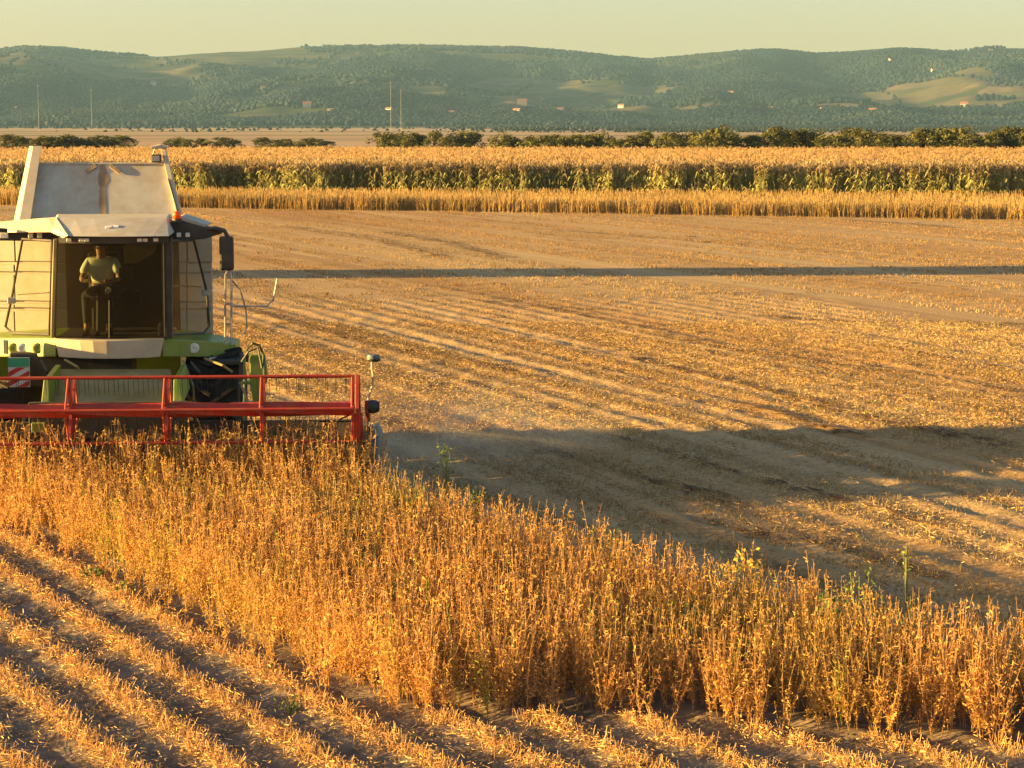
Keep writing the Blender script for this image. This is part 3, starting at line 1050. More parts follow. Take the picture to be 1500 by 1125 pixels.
HS = [(225, 128, 14, 10, 15, 0, 1, 'tall white house alone on the left hillside', False),
      (257, 129, 13, 9, 7, 1, 0, 'pinkish house just right of the tall white house', False),
      (385, 131, 12, 9, 6, 0, 1, 'small pale house high on the slope left of centre', False),
      (22, 163, 13, 9, 8, 0, 1, 'white house low on the slope at the left edge', False),
      (450, 158, 18, 10, 9, 1, 0, 'pink walled house with red roof above the valley floor', False),
      (484, 165, 12, 9, 6, 0, 1, 'small white house below and right of the pink one', False),
      (570, 167, 13, 10, 11, 0, 1, 'tall narrow white house at the foot of the hill beside the poles', False),
      (765, 156, 22, 14, 12, 1, 0, 'large pink building with red roof in the middle of the hill', False),
      (757, 167, 16, 9, 8, 0, 1, 'white house below the large pink building', False),
      (821, 165, 14, 9, 8, 0, 0, 'pale house with red roof right of the large pink building', False),
      (910, 158, 14, 9, 6, 0, 1, 'faint white house left of the dark wood', False),
      (1070, 140, 14, 9, 8, 0, 1, 'white house halfway up beside the dark wood', False),
      (1128, 162, 13, 9, 6, 1, 1, 'low brown roofed house under the dark wood', False),
      (1207, 165, 15, 9, 8, 0, 1, 'white house at the foot of the dark wood', False),
      (1278, 166, 16, 9, 7, 1, 0, 'pink house at the hill foot above the dense trees', False),
      (1412, 158, 18, 10, 10, 1, 0, 'broad pink house low on the right hill', False),
      (1368, 106, 14, 10, 9, 0, 1, 'bright white house high on the right hill', False),
      (1305, 90, 12, 9, 7, 0, 1, 'small white house just under the right ridge', False),
      (1452, 77, 14, 10, 8, 0, 1, 'white house among trees on the right ridge', False),
      (660, 168, 13, 9, 6, 0, 0, 'pale house with red roof at the hill foot near the centre', False)]
for px, py, wd, dp, hh, wm, rm, lab, tw in HS:
    house(px, py, wd, dp, hh, (M_wall_w, M_wall_p)[wm], (M_roof_red, M_roof_br)[rm], lab, tw)

# poles on the plain
M_pole = mat('pale_pole', (0.30, 0.29, 0.26), .7, var=.1)
for px, ytop, ybase, lab in ((55, 122, 196, 'pale pole leftmost of the poles on the plain'), (133, 128, 196, 'pale pole on the plain above the grain tank'),
                             (572, 118, 200, 'taller of the two pale poles left of the centre'), (587, 130, 200, 'shorter pale pole of the close pair left of the centre')):
    Y = 1150.0
    a = atY(px, ytop, Y)
    e = empty('utility_pole', (a.x, Y, 0))
    tag(e, lab, 'pole', 'poles standing on the plain')
    MB().tube([(0, 0, 0), (0, 0, a.z)], [.09, .06], 8).build('mast', M_pole, e)
    MB().box((0, 0, a.z-1.6), (2.4, .1, .1)).build('crossarm', M_pole, e)

# ------------------------------------------------------------------ trees
M_bark = mat('bark', (0.09, 0.065, 0.045), .95, var=.3, bump=.5)
M_leafA = mat('olive_foliage', (1, 1, 1), .7, attr=True, var=.2, scale=2, trans=.25, spec=.2)
def tree_proto(seed, H, W, name='tree', conical=False):
    r = np.random.default_rng(seed)
    e = empty(name, (0, 0, 0))
    b = MB()
    b.tube([(0, 0, -.1), (r.normal(0, .05), r.normal(0, .05), H*.35), (r.normal(0, .15), 0, H*.75)], [.06*H**.5, .05*H**.5, .015], 7)
    for k in range(6):
        a = r.uniform(0, 2*PI); z = H*r.uniform(.15, .55)
        b.tube([(0, 0, z), (math.cos(a)*W*.28, math.sin(a)*W*.28, z+H*.16), (math.cos(a)*W*.42, math.sin(a)*W*.42, z+H*.3)], [.03*H**.5, .02*H**.5, .01], 5)
    b.build('trunk', M_bark, e)
    # clumps
    nc = 44
    cs = []
    for k in range(nc):
        a = r.uniform(0, 2*PI); q = r.random()**.6
        z = r.uniform(.03, .97)
        wr = W*.5*(math.sin(PI*min(1, z*.85+.12))**.6 if not conical else (1-.6*z)*.9)
        cs.append((math.cos(a)*wr*q, math.sin(a)*wr*q, z*H*.93, W*r.uniform(.11, .2), r.uniform(.55, 1.35)))
    Q = []; K = []
    for cx_, cy_, cz_, cr, cc in cs:
        for k in range(64):
            d = r.normal(0, 1, 3); d /= np.linalg.norm(d)
            p = np.array((cx_, cy_, cz_))+d*cr*r.uniform(.5, 1.1)*np.array((1, 1, .8))
            n_ = d+r.normal(0, .6, 3); n_ /= np.linalg.norm(n_)
            u = np.cross(n_, r.normal(0, 1, 3)); u /= np.linalg.norm(u)
            v = np.cross(n_, u)
            s = r.uniform(.09, .17)*(W/3)**.5
            Q.append([p-u*s, p-v*s*.6, p+u*s, p+v*s*.6])
            K.append(np.array((.10, .105, .035))*cc*r.uniform(.7, 1.3))
    o = soup('crown', np.array(Q), np.array(K), M_leafA)
    o.parent = e
    return e
ORD = ['first', 'second', 'third', 'fourth', 'fifth', 'sixth', 'seventh', 'eighth', 'ninth', 'tenth', 'eleventh', 'twelfth', 'thirteenth', 'fourteenth', 'fifteenth', 'sixteenth', 'seventeenth', 'eighteenth', 'nineteenth', 'twentieth',
       'twenty-first', 'twenty-second', 'twenty-third', 'twenty-fourth', 'twenty-fifth', 'twenty-sixth']
tp = [tree_proto(900+k, 5.0, (3.6, 4.4, 5.2, 3.2, 4.8)[k]) for k in range(5)]
used = [False]*5
rt = np.random.default_rng(44)
segs = [('left_far', 2, 185, 12, 390, (194, 202), 'low dark bush, %s from the left in the clump at the left edge'),
        ('mid_left', 250, 350, 6, 390, (196, 205), 'small dark bush, %s from the left in the clump right of the tank'),
        ('gap', 376, 482, 6, 390, (200, 207), 'low green bush, %s from the left in the low clump left of the gap'),
        ('centre', 556, 700, 8, 330, (190, 204), 'bushy olive tree, %s from the left in the clump just right of the gap'),
        ('cr', 728, 1030, 17, 300, (191, 205), 'olive tree, %s from the left in the thinner middle stretch'),
        ('right', 1042, 1505, 26, 275, (183, 197), 'dense olive tree, %s from the left in the tall right stretch of trees')]
for nm, a, b, cnt, Y, (t0, t1), lab in segs:
    for i in range(cnt):
        px = a+(b-a)*(i+.5)/cnt+rt.uniform(-3, 3)
        top = rt.uniform(t0, t1)
        yy = Y+rt.uniform(-12, 12)
        P = atY(px, top, yy)
        k = int(rt.integers(0, 5))
        if used[k]: e = clone(tp[k])
        else: e = tp[k]; used[k] = True
        e.location = (P.x, yy, 0)
        s = P.z/5.0
        wpx = (b-a)/cnt
        e.scale = (max(.8, wpx*yy/FPX/3.4)*rt.uniform(1.3, 1.75),)*2+(s,)
        e.rotation_euler = (0, 0, rt.uniform(0, 6.28))
        tag(e, lab % ORD[i], 'tree', 'trees behind the maize field')
for k in range(5):
    if not used[k]:
        for ch in list(tp[k].children): bpy.data.objects.remove(ch)
        bpy.data.objects.remove(tp[k])
# a grain silo stands outside the frame on the left; its long shadow crosses the field
sl_ = empty('grain_silo', (-33.0, 67.6, 0))
tag(sl_, 'tall grey steel grain silo beyond the left edge of the harvested field', 'silo')
MB().ring((0, 0, 0), (0, 0, 1), [(.01, 0), (2.0, 0), (2.0, 10.6), (.01, 10.6)], 40).build('wall', M_steel, sl_, smooth=False)
MB().ring((0, 0, 10.62), (0, 0, 1), [(.01, 0), (2.15, 0), (.3, 1.0), (.01, 1.05)], 40).build('roof', M_steel, sl_)

# ------------------------------------------------------------------ combine harvester
YAW = math.radians(3.2)
RL = Vector((-6.0, 27.0, 0))
MR = Matrix.Translation(RL) @ Matrix.Rotation(YAW, 4, 'Z')
MI = MR.inverted()
CO = MI @ Vector((0, 0, CAMH))
def Lp(px, py, yl, dz=0.0):
    """photo pixel -> point of the harvester's own space on its plane y = yl"""
    d = MI.to_3x3() @ ray(px, py)
    t = (yl-CO.y)/d.y
    p = CO+d*t
    return Vector((p.x, p.y, p.z+dz))
H = empty('combine_harvester', RL, YAW)
tag(H, 'cream and lime green combine harvester with a red reel cutting the soybean', 'combine harvester')

YF, YD, YB, YT, YE = 2.75, 3.95, 4.45, 4.6, 5.5      # windscreen, door rear edge, body front, tank, body end
def poly_plate(pts, yl, th, name, m, par=H, bevel=0.0):
    b = MB()
    b.prism([Lp(x, y, yl) for x, y in pts], (0, th, 0))
    return b.build(name, m, par, bevel)
# --- body shell behind the cab
bl, br = Lp(-75, 400, YB).x, Lp(311, 400, YB).x
zt, zb = Lp(160, 333, YB).z, Lp(160, 497, YB).z
xc = (bl+br)/2
xL_, xR_ = Lp(79, 400, YB).x, Lp(248, 400, YB).x
def splay(px, yl_c=YB, k=.30):
    """depth of the angled corner panels at the photo column px"""
    for it in range(1):
        if px < 79: e = 79-px
        elif px > 248: e = px-248
        else: return yl_c
    return yl_c+k*e/FPX*31.5
YR_, YL_ = splay(311), splay(-75)
bl, br = Lp(-75, 400, YL_).x, Lp(311, 400, YR_).x
xc = (bl+br)/2
bd_ = MB()
plan = [(bl, YL_), (xL_, YB), (xR_, YB), (br, YR_), (br-.42, YE), (bl+.05, YE)]
bd_.loft([[(x, y+.05, z) for x, y in plan] for z in (zb, zt)])
body = bd_.build('body', M_panel, H, .02)
rows = [(334, 383), (386, 398), (401, 441), (444, 451), (454, 494)]
for a, b_ in rows:
    for x0, x1 in ((-75, 20), (22, 78), (80, 152), (155, 247), (249, 272), (274, 310)):
        y0_, y1_ = splay(x0), splay(x1)
        pts = [Lp(x0, a, y0_), Lp(x1, a, y1_), Lp(x1, b_, y1_), Lp(x0, b_, y0_)]
        zt_, zb_ = pts[0].z, pts[2].z
        pts[0].z = pts[1].z = zt_; pts[2].z = pts[3].z = zb_
        pts[3].x = pts[0].x; pts[2].x = pts[1].x
        m_ = MB()
        m_.prism(pts, (0, .045, 0))
        if b_-a > 10: m_.build('front_panel', M_panel, body, .006)
        else: m_.build('ribbed_strip', M_panel, body, .004)
# rear hood and lower chassis
hood = MB()
hood.loft([[(bl+.15, YE+.06, .9), (br-.6, YE+.06, .9), (br-.6, YE+.06, zt-1.2), (bl+.15, YE+.06, zt-1.2)],
           [(bl+.4, YE+.25, 1.0), (br-.8, YE+.25, 1.0), (br-.8, YE+.25, 1.6), (bl+.4, YE+.25, 1.6)]])
hood.build('rear_hood', M_green, H, .03)
ch = MB()
ch.box((xc, 4.7, .98), (1.5, 2.4, .5))
ch.box((xc, 3.9, .9), (2.4, .35, .4))
ch.box((xc, 5.35, .6), (1.9, .25, .3))
ch.build('chassis', M_dark, H, .02)
lowbody = MB().box((xc-.1, 5.2, (zb+1.05)/2-.0), (br-bl-.9, 1.0, zb-1.25)).build('side_shield', M_green, H, .03)
def wheel(x, y, rad, wd, rimr):
    t = MB()
    wv = wd/2
    prof = [(rimr, -wv*.85), (rad*.80, -wv), (rad*.95, -wv*.93), (rad*.985, -wv*.6), (rad*.985, wv*.6), (rad*.95, wv*.93), (rad*.80, wv), (rimr, wv*.85)]
    t.ring((x, y, rad), (1, 0, 0), prof, 40)
    for k in range(22):
        for s in (-1, 1):
            a = 2*PI*(k+(.5 if s > 0 else 0))/22
            R_ = Matrix.Rotation(a, 3, 'X') @ Matrix.Rotation(s*.6, 3, 'Z')
            c = Vector((x+s*wv*.45, y, rad))+Matrix.Rotation(a, 3, 'X') @ Vector((0, 0, rad*.995))
            t.box(c, (wv*1.05, .055, .07), R_)
    w_ = t.build('wheel', M_rub, H)
    rm = MB()
    rm.ring((x, y, rad), (1, 0, 0), [(rimr*1.02, -wv*.8), (rimr*1.02, wv*.8), (rimr*.85, wv*.5), (.16, wv*.15), (.02, wv*.3), (.02, -wv*.3), (.16, -wv*.15), (rimr*.85, -wv*.5)], 28)
    rm.build('rim', M_white, w_)
    return w_
xr0, xr1 = Lp(264, 580, 2.95).x, Lp(350, 580, 2.95).x
tw = xr1-xr0
wheel((xr0+xr1)/2, 3.9, .86, tw, .42)
wheel(2*xc-(xr0+xr1)/2-.05, 3.9, .86, tw, .42)
wheel(xc+1.0, 5.35, .55, .4, .28)
wheel(xc-1.25, 5.35, .55, .4, .28)

# --- grain tank extension
def P2(px, py, yl): return Lp(px, py, yl)
y0, y1 = YT, YT+.75
tank = empty('tank_root')
bpy.data.objects.remove(tank)
tf = MB()
a, b_, c, d = P2(40, 330, y0), P2(265, 330, y0), P2(246, 238, y1), P2(57, 238, y1)
tf.prism([a, b_, c, d], (0, .035, 0))
TF = tf.build('grain_tank_front', M_greyc, H, .004)
# pressed ribs and the top rim of the panel
rb = MB()
e1, e2 = d+Vector((0, -.03, -.02)), c+Vector((0, -.03, -.02))
rb.tube([e1, e2], .018, 6)
rb.build('rim_bar', M_greyc, TF)
# rust streak and chevron brackets
def on_panel(px, py, off=-.006):
    # point on the sloping tank front seen at the pixel
    best = None
    n_ = (b_-a).cross(d-a).normalized()
    dd = MI.to_3x3() @ ray(px, py)
    t = (a-CO).dot(n_)/dd.dot(n_)
    p = CO+dd*t
    s = 1 if n_.y < 0 else -1
    return p+n_*s*(-off)
st = MB()
lft = [(147, 240), (145, 252), (143, 262), (146, 275), (145, 295), (147, 316)]
rgt = [(156, 316), (155, 295), (154, 275), (160, 264), (157, 252), (153, 240)]
st.quadv([on_panel(x, y, -.004) for x, y in lft+rgt])
st.build('rust_streak', M_rust, TF)
for pts in ([(125, 251), (127, 255), (143, 246), (139, 241)], [(177, 251), (175, 256), (160, 246), (163, 241)]):
    b2 = MB()
    q = [on_panel(x, y, -.01) for x, y in pts]
    n_ = (b_-a).cross(d-a).normalized(); n_ = n_ if n_.y < 0 else -n_
    b2.prism(q, n_*.02)
    b2.build('bracket', M_rust, TF, .003)
# side flaps: stand proud of the front panel and lean back with it
def slopey(py): return YT+.75*(330-py)/92.
def flap(pts, proud, depth):
    m_ = MB()
    f = [P2(px, py, slopey(py)-proud) for px, py in pts]
    m_.loft([f, [p+Vector(depth) for p in f]])
    return m_
o1 = [P2(19, 328, slopey(328)+.08), P2(27, 328, slopey(328)-.12), P2(44, 328, slopey(328)-.12), P2(44, 328, slopey(328)+.10)]
o2 = [P2(43, 214, slopey(214)+.08), P2(48, 214, slopey(214)-.12), P2(61, 214, slopey(214)-.12), P2(61, 214, slopey(214)+.10)]
fl = MB().loft([o1, o2])
FL = fl.build('tank_side_flap', M_cream, H, .006)
flap([(30, 328), (41, 328), (57, 222), (50, 222)], -.11, (-.16, .8, -.15)).build('flap_sheet', M_greyc, FL)
FR = flap([(261, 328), (269, 328), (242, 216), (235, 216)], .08, (0, .12, 0)).build('tank_side_flap', M_cream, H, .006)
flap([(251, 328), (258, 328), (236, 238), (232, 238)], -.05, (-.3, .8, -.1)).build('flap_sheet', M_greyc, FR)
sm = MB()
sm.tube([P2(px, py, slopey(py)-.1) for px, py in ((246, 262), (257, 300), (262, 322))], .014, 6)
sm.build('gas_strut', M_black, FR)
bw = MB()
bw.prism([P2(40, 322, YE-.5), P2(255, 322, YE-.5), P2(235, 262, YE-.3), P2(62, 262, YE-.3)], (0, .04, 0))
bw.build('grain_tank_rear', M_greyc, H)
# work lamp on its bent bracket at the flap tip
YW = slopey(217)-.1
tip = P2(238, 217, YW)
wl = MB().tube([tip+Vector((.06, 0, 0)), tip+Vector((-.03, -.06, .03)), tip+Vector((-.17, -.08, .0))], .035, 8).build('lamp_bracket', M_cream, H)
wk = MB().box(P2(229, 232, YW-.12), (.16, .12, .13)).build('work_lamp', M_dark, H, .02)
pl_ = P2(229, 232, YW-.12)
MB().box(pl_+Vector((0, -.068, 0)), (.12, .012, .09)).build('lens', M_steel, wk)
MB().tube([P2(227, 218, YW-.1), P2(224, 226, YW-.12), P2(229, 230, YW-.12)], .015, 6).build('lamp_arm', M_cream, wk)

# --- cab
FT, FB = 353, 494
w0, w1, w2, w3 = P2(84, FT, YF), P2(241, FT, YF), P2(243, FB, YF), P2(79, FB, YF)
def curved(pl, pr_, bulge=.16, n=9):
    return [pl.lerp(pr_, k/(n-1))+Vector((0, -bulge*(1-(2*k/(n-1)-1)**2), 0)) for k in range(n)]
top = curved(w0, w1); bot = curved(w3, w2)
g = MB()
for k in range(8):
    g.quadv([bot[k], bot[k+1], top[k+1], top[k]])
G_ = g.build('windscreen', M_glass, H, smooth=True)
# door glasses, splayed towards the rear
rd = [P2(250, FT, YF+.12), P2(284, 352, YD), P2(303, 428, YD), P2(306, 478, YD), P2(298, 488, YD-.08), P2(248, 490, YF+.12)]
ld = [P2(76, FT, YF+.12), P2(33, 350, YD), P2(18, 432, YD), P2(8, 478, YD), P2(18, 488, YD-.08), P2(72, 490, YF+.12)]
def planar(pp, px_):
    a_, b2_, c_ = pp[0], pp[5], pp[2]
    n_ = (b2_-a_).cross(c_-a_).normalized()
    out = []
    for q in px_:
        dd = MI.to_3x3() @ ray(*q)
        out.append(CO+dd*((a_-CO).dot(n_)/dd.dot(n_)))
    return out
rd = planar(rd, [(250, FT), (284, 352), (303, 428), (306, 478), (298, 488), (248, 490)])
ld = planar(ld, [(76, FT), (33, 350), (18, 432), (8, 478), (18, 488), (72, 490)])
for dd_, hp, lat in ((rd, (302, 429), 1), (ld, (17, 440), -1)):
    door = MB().tube(dd_+[dd_[0]], .022, 8).build('door', M_black, H)
    gg = MB()
    gg.quadv(dd_)
    gg.build('pane', M_dglass, door)
    hb = P2(hp[0], hp[1], YD-.06)
    MB().box(hb, (.13, .07, .10)).build('handle', M_steel, door, .015)
    MB().tube([P2(hp[0]-lat*55, hp[1]-2, YF+.25)+Vector((0, 0, .1)), P2(hp[0]-lat*8, hp[1]-38, YD-.1)+Vector((0, 0, -.32))], .012, 6).build('grab_bar', M_dark, door)
# pillars
for pts, m_ in (([(78, 350), (84, 350), (80, 495), (74, 495)], M_tan), ([(241, 348), (252, 348), (252, 496), (244, 496)], M_black)):
    poly_plate(pts, YF+.01, .12, 'pillar', m_, H, .01)
poly_plate([(235, 352), (240, 352), (242, 494), (238, 494)], YF-.01, .03, 'windscreen_seal', M_tan, H)
# cab tub: floor, rear wall, ceiling
xl, xr_ = w3.x, w2.x
zf = w2.z
tub = MB()
tub.box(((xl+xr_)/2, (YF+.1+4.3)/2, zf-.03), (xr_-xl-.02, 4.3-YF-.12, .05))
tub.box(((xl+xr_)/2, 4.3, (zf+w0.z)/2), (xr_-xl+.1, .05, w0.z-zf+.1))
tub.build('cab_tub', M_interior, H)
rp_ = MB().prism([P2(180, 356, 4.2), P2(232, 356, 4.2), P2(224, 372, 4.2), P2(200, 386, 4.2), P2(182, 386, 4.2)], (0, .03, 0)).build('rear_window_patch', M_tan, H)  # tan plate standing in for the sunlit tank wall behind a rear window
seat = MB()
sx_, sy_, sz_ = P2(150, 440, 3.75)
seat.box((sx_, 3.75, zf+.46), (.52, .5, .14)); seat.box((sx_, 4.05, zf+.86), (.5, .14, .75)); seat.box((sx_, 3.75, zf+.2), (.3, .3, .38))
seat.box((sx_+.34, 3.7, zf+.62), (.12, .4, .08))
seat.build('driver_seat', M_seat, H, .03)
col_ = MB().tube([(sx_+.02, YF+.35, zf), (sx_+.02, YF+.5, zf+.62)], .035, 8).build('steering_column', M_dark, H)
MB().ring((sx_+.02, YF+.52, zf+.66), Vector((0, -.45, 1)), [(.19, -.015), (.22, 0), (.19, .015), (.175, 0)], 24).build('steering_wheel', M_black, col_)
MB().prism([P2(134, 352, YF+.05), P2(184, 352, YF+.05), P2(183, 360, YF+.08), P2(136, 361, YF+.08)], (0, .02, 0)).build('sun_blind', M_black, H)
MB().box((sx_+.45, 3.3, zf+.95), (.24, .03, .18)).build('monitor', M_black, H, .01)
cons = MB().box((sx_+.52, 3.6, zf+.55), (.2, .3, .2)).build('control_console', M_interior, H, .02)
tb = P2(236, 484, YF+.15)
ex = MB().ring(tb, (0, 0, 1), [(.05, -.1), (.05, .08), (.03, .12), (.01, .12), (.01, -.1)], 14).build('water_bottle', M_steel, H)
wiper = MB().tube([P2(160, 495, YF-.2), P2(160, 440, YF-.19)], .008, 6).build('wiper', M_dark, H)
# sun visor strip with lamps
vz0, vz1 = P2(150, 356, YF-.1).z, P2(150, 345, YF-.1).z
vis = MB()
vt = curved(P2(86, 356, YF-.06), P2(246, 356, YF-.06), .14)
vis.loft([[p+Vector((0, 0, 0)) for p in vt]+[p+Vector((0, .14, 0)) for p in vt[::-1]], [p+Vector((0, 0, vz1-vz0)) for p in vt]+[p+Vector((0, .14, vz1-vz0)) for p in vt[::-1]]])
VS = vis.build('lamp_strip', M_black, H)
for px in (102, 121, 129, 206, 214, 229):
    k = (px-86)/160
    c = P2(px, 351, YF-.07)+Vector((0, -.14*(1-(2*k-1)**2)-.01, 0))
    MB().box(c, (.075, .03, .05)).build('lamp', M_lamp, VS, .008)
# roof
def R3(px, py, yl): return P2(px, py, yl)
yb_ = YT-.25
fb = curved(R3(98, 346, YF-.25), R3(249, 346, YF-.25), .12, 7)
zr = fb[0].z
ft_ = curved(R3(82, 319, YF+.75), R3(246, 319, YF+.75), .06, 7)
rf = MB()
low = fb + [Vector((R3(262, 346, yb_).x, yb_, zr)), Vector((R3(72, 346, yb_).x, yb_, zr))]
hi = ft_ + [Vector((R3(250, 316, yb_).x, yb_, ft_[0].z+.02)), Vector((R3(84, 316, yb_).x, yb_, ft_[0].z+.02))]
rf.loft([low, hi])
RF = rf.build('cab_roof', M_greyc, H, .02)
# badge recess on the visor: small plain logo plate and two screws
bd = MB()
def on_visor(px, py):
    A, B, D_ = fb[3], fb[4], ft_[3]
    n_ = (B-A).cross(D_-A).normalized()
    dd = MI.to_3x3() @ ray(px, py)
    t = (A-CO).dot(n_)/dd.dot(n_)
    n_ = n_ if n_.y < 0 else -n_
    return CO+dd*t+n_*.004, n_
for q in ([(154, 332), (164, 331), (163, 334), (155, 335)], [(166, 330), (174, 331), (173, 334), (167, 334)]):
    pts = [on_visor(*p)[0] for p in q]
    bd.prism(pts, on_visor(160, 332)[1]*.008)
bd.build('badge', M_white, RF)
# bright left facet and the side wings of the roof
wg = MB()
wg.loft([[R3(-30, 336, YD+.1), R3(78, 334, YF+.35), R3(100, 345, YF-.28), R3(92, 349, YF-.2), R3(74, 340, YF+.4), R3(-30, 341, YD+.1)],
         [R3(-30, 327, YD+.25), R3(68, 319, YF+.8), R3(82, 318, YF+.76), R3(84, 322, YF+.7), R3(74, 324, YF+.9), R3(-30, 331, YD+.3)]])
wg.build('roof_wing', M_cream, RF, .005)
wgd = MB()
wgd.prism([R3(-30, 341, YD-.2), R3(28, 341, YD-.2), R3(78, 338, YD-.2), R3(88, 350, YD-.2), R3(88, 354, YD-.2), R3(-30, 352, YD-.2)], (0, .25, 0))
LS = wgd.build('side_lamp_housing', M_black, H, .01)
for px, wpx in ((6, 12), (45, 7), (58, 7)):
    p = R3(px, 345, YD-.22)
    MB().box(p, (wpx/FPX*31, .05, .085)).build('lamp', M_lamp, LS, .01)
wr = MB()
wr.prism([R3(246, 328, YD-.45), R3(262, 322, YD-.45), R3(300, 333, YD-.45), R3(325, 336, YD-.45), R3(325, 342, YD-.45), R3(300, 350, YD-.45), R3(250, 354, YD-.45)], (0, .3, 0))
RS = wr.build('side_lamp_housing', M_black, H, .01)
wrt = MB()
wrt.prism([R3(246, 321, YD-.42), R3(264, 317, YD-.42), R3(302, 330, YD-.42), R3(300, 333, YD-.42), R3(262, 322, YD-.42), R3(246, 327, YD-.42)], (0, .9, 0))
wrt.build('roof_wing', M_greyc, RF, .005)
for px in (262, 275):
    MB().box(R3(px, 344, YD-.47), (.07, .04, .07)).build('lamp', M_lamp, RS, .01)
def mirror(side, ax, ay, bx, by, mx0, mx1, my0, my1):
    arm = MB().tube([R3(ax, ay, YD-.4), R3((ax+bx)/2, (ay+by)/2-3, YD-.5), R3(bx-2*side, by-1, YD-.55), R3(bx+2*side, by+7, YD-.55), R3(bx+2*side, my0+4, YD-.55)], .035, 8).build('mirror_arm', M_black, H)
    a_, b2 = R3(mx0, my0, YD-.55), R3(mx1, my1, YD-.55)
    c = (a_+b2)/2
    mb = MB().box(c, (abs(a_.x-b2.x), .12, abs(a_.z-b2.z))).build('mirror', M_black, arm, .035)
    MB().box(c+Vector((0, .066, 0)), (abs(a_.x-b2.x)*.85, .008, abs(a_.z-b2.z)*.9)).build('mirror_glass', M_mirror, mb)
mirror(1, 300, 336, 331, 339, 321, 343, 346, 396)
mirror(-1, 10, 338, -22, 341, -34, -14, 348, 398)
bc = R3(259, 323, YD-.5)
bcn = MB().ring(bc, (0, 0, 1), [(.01, -.03), (.075, -.03), (.075, .03), (.01, .03)], 18).build('beacon', M_black, H)
MB().ring(bc+Vector((0, 0, .032)), (0, 0, 1), [(.005, 0), (.065, 0), (.062, .08), (.045, .11), (.005, .115)], 18).build('lens', M_orange, bcn, smooth=True)
# sill under the windscreen: cream apron with green shoulders
ap = MB()
t_ = curved(P2(80, 496, YF-.02), P2(240, 496, YF-.02), .3); b2 = curved(P2(86, 523, YF-.02), P2(234, 523, YF-.02), .24)
ap.loft([t_+[p+Vector((0, .3, 0)) for p in t_[::-1]], b2+[p+Vector((0, .3, 0)) for p in b2[::-1]]])
ap.build('cab_apron', M_cream, H, .01)
def shoulder(px):
    e = 79-px if px < 160 else px-241
    return YF+.05+max(0, e)*.0105
def shoulder_mesh(cols, t_rows, b_rows):
    m_ = MB()
    f = []; g_ = []
    up = [P2(px, py, shoulder(px)) for px, py in zip(cols, t_rows)]
    dn = [P2(px, py, shoulder(px)) for px, py in zip(cols, b_rows)]
    yb2 = YF+1.9
    m_.loft([[*up, Vector((up[-1].x, yb2, up[-1].z)), Vector((up[0].x, yb2, up[0].z))], [*dn, Vector((dn[-1].x, yb2, dn[-1].z)), Vector((dn[0].x, yb2, dn[0].z))]])
    return m_
GL = shoulder_mesh([82, 60, 30, 0, -40], [495]*5, [523]*5).build('green_shoulder', M_green, H, .02)
GR = shoulder_mesh([238, 262, 290, 320, 346], [497, 497, 499, 501, 504], [523]*5).build('green_shoulder', M_green, H, .02)
for px, par in ((33, GL), (20, GL), (55, GL), (284, GR)):
    c = P2(px, 510, shoulder(px)-.01)
    MB().ring(c, (0, -1, 0), [(.075, -.02), (.085, 0), (.075, .035), (.05, .04), (.005, .035), (.005, -.02)], 20).build('headlight', M_lamp if px in (33, 284) else M_green, par)
bxs = MB().box(P2(8, 508, shoulder(8)-.02), (.07, .05, .22)).build('corner_guard', M_cream, GL, .01)
# underbody behind the feeder
ub = MB()
ub.box((xc+.1, 3.3, P2(160, 540, 3.2).z), (1.9, .5, .55))
ub.build('axle_housing', M_dark, H, .03)
for k, (x0, y0_, x1, y1_) in enumerate(((268, 528, 285, 600), (280, 530, 292, 560), (300, 525, 340, 545), (60, 528, 66, 560), (95, 527, 120, 548))):
    MB().tube([P2(x0, y0_, 2.6), P2((x0+x1)/2+6, (y0_+y1_)/2, 2.4), P2(x1, y1_, 2.5)], .02, 6).build('hydraulic_hose', M_tan if k % 2 == 0 else M_hose, H)
MB().box(P2(312, 526, shoulder(312)-.03), (.12, .08, .06)).build('small_lamp', M_lamp, GR, .01)
# feeder house
fh = MB()
fa = [P2(75, 540, 2.5), P2(250, 540, 2.5), P2(258, 592, 1.25), P2(66, 592, 1.25)]
fh.loft([fa, [p+Vector((0, .3, -.55)) for p in fa]])
FH = fh.build('feeder_house', M_tan, H, .02)
for x0, x1, x2, x3 in ((64, 72, 72, 60), (254, 262, 268, 254)):
    MB().prism([P2(x0, 556, 1.4), P2(x1, 556, 1.4), P2(x2, 592, 1.2), P2(x3, 592, 1.2)], (0, 1.0, .1)).build('side_rail', M_green, FH, .01)
MB().box((P2(160, 600, 1.2).x, 1.15, P2(160, 615, 1.2).z), (2.3, .12, .55)).build('adapter_frame', M_dark, FH, .01)
MB().box(P2(57, 626, .9), (.2, .1, .14)).build('latch_cover', M_green, FH, .01)
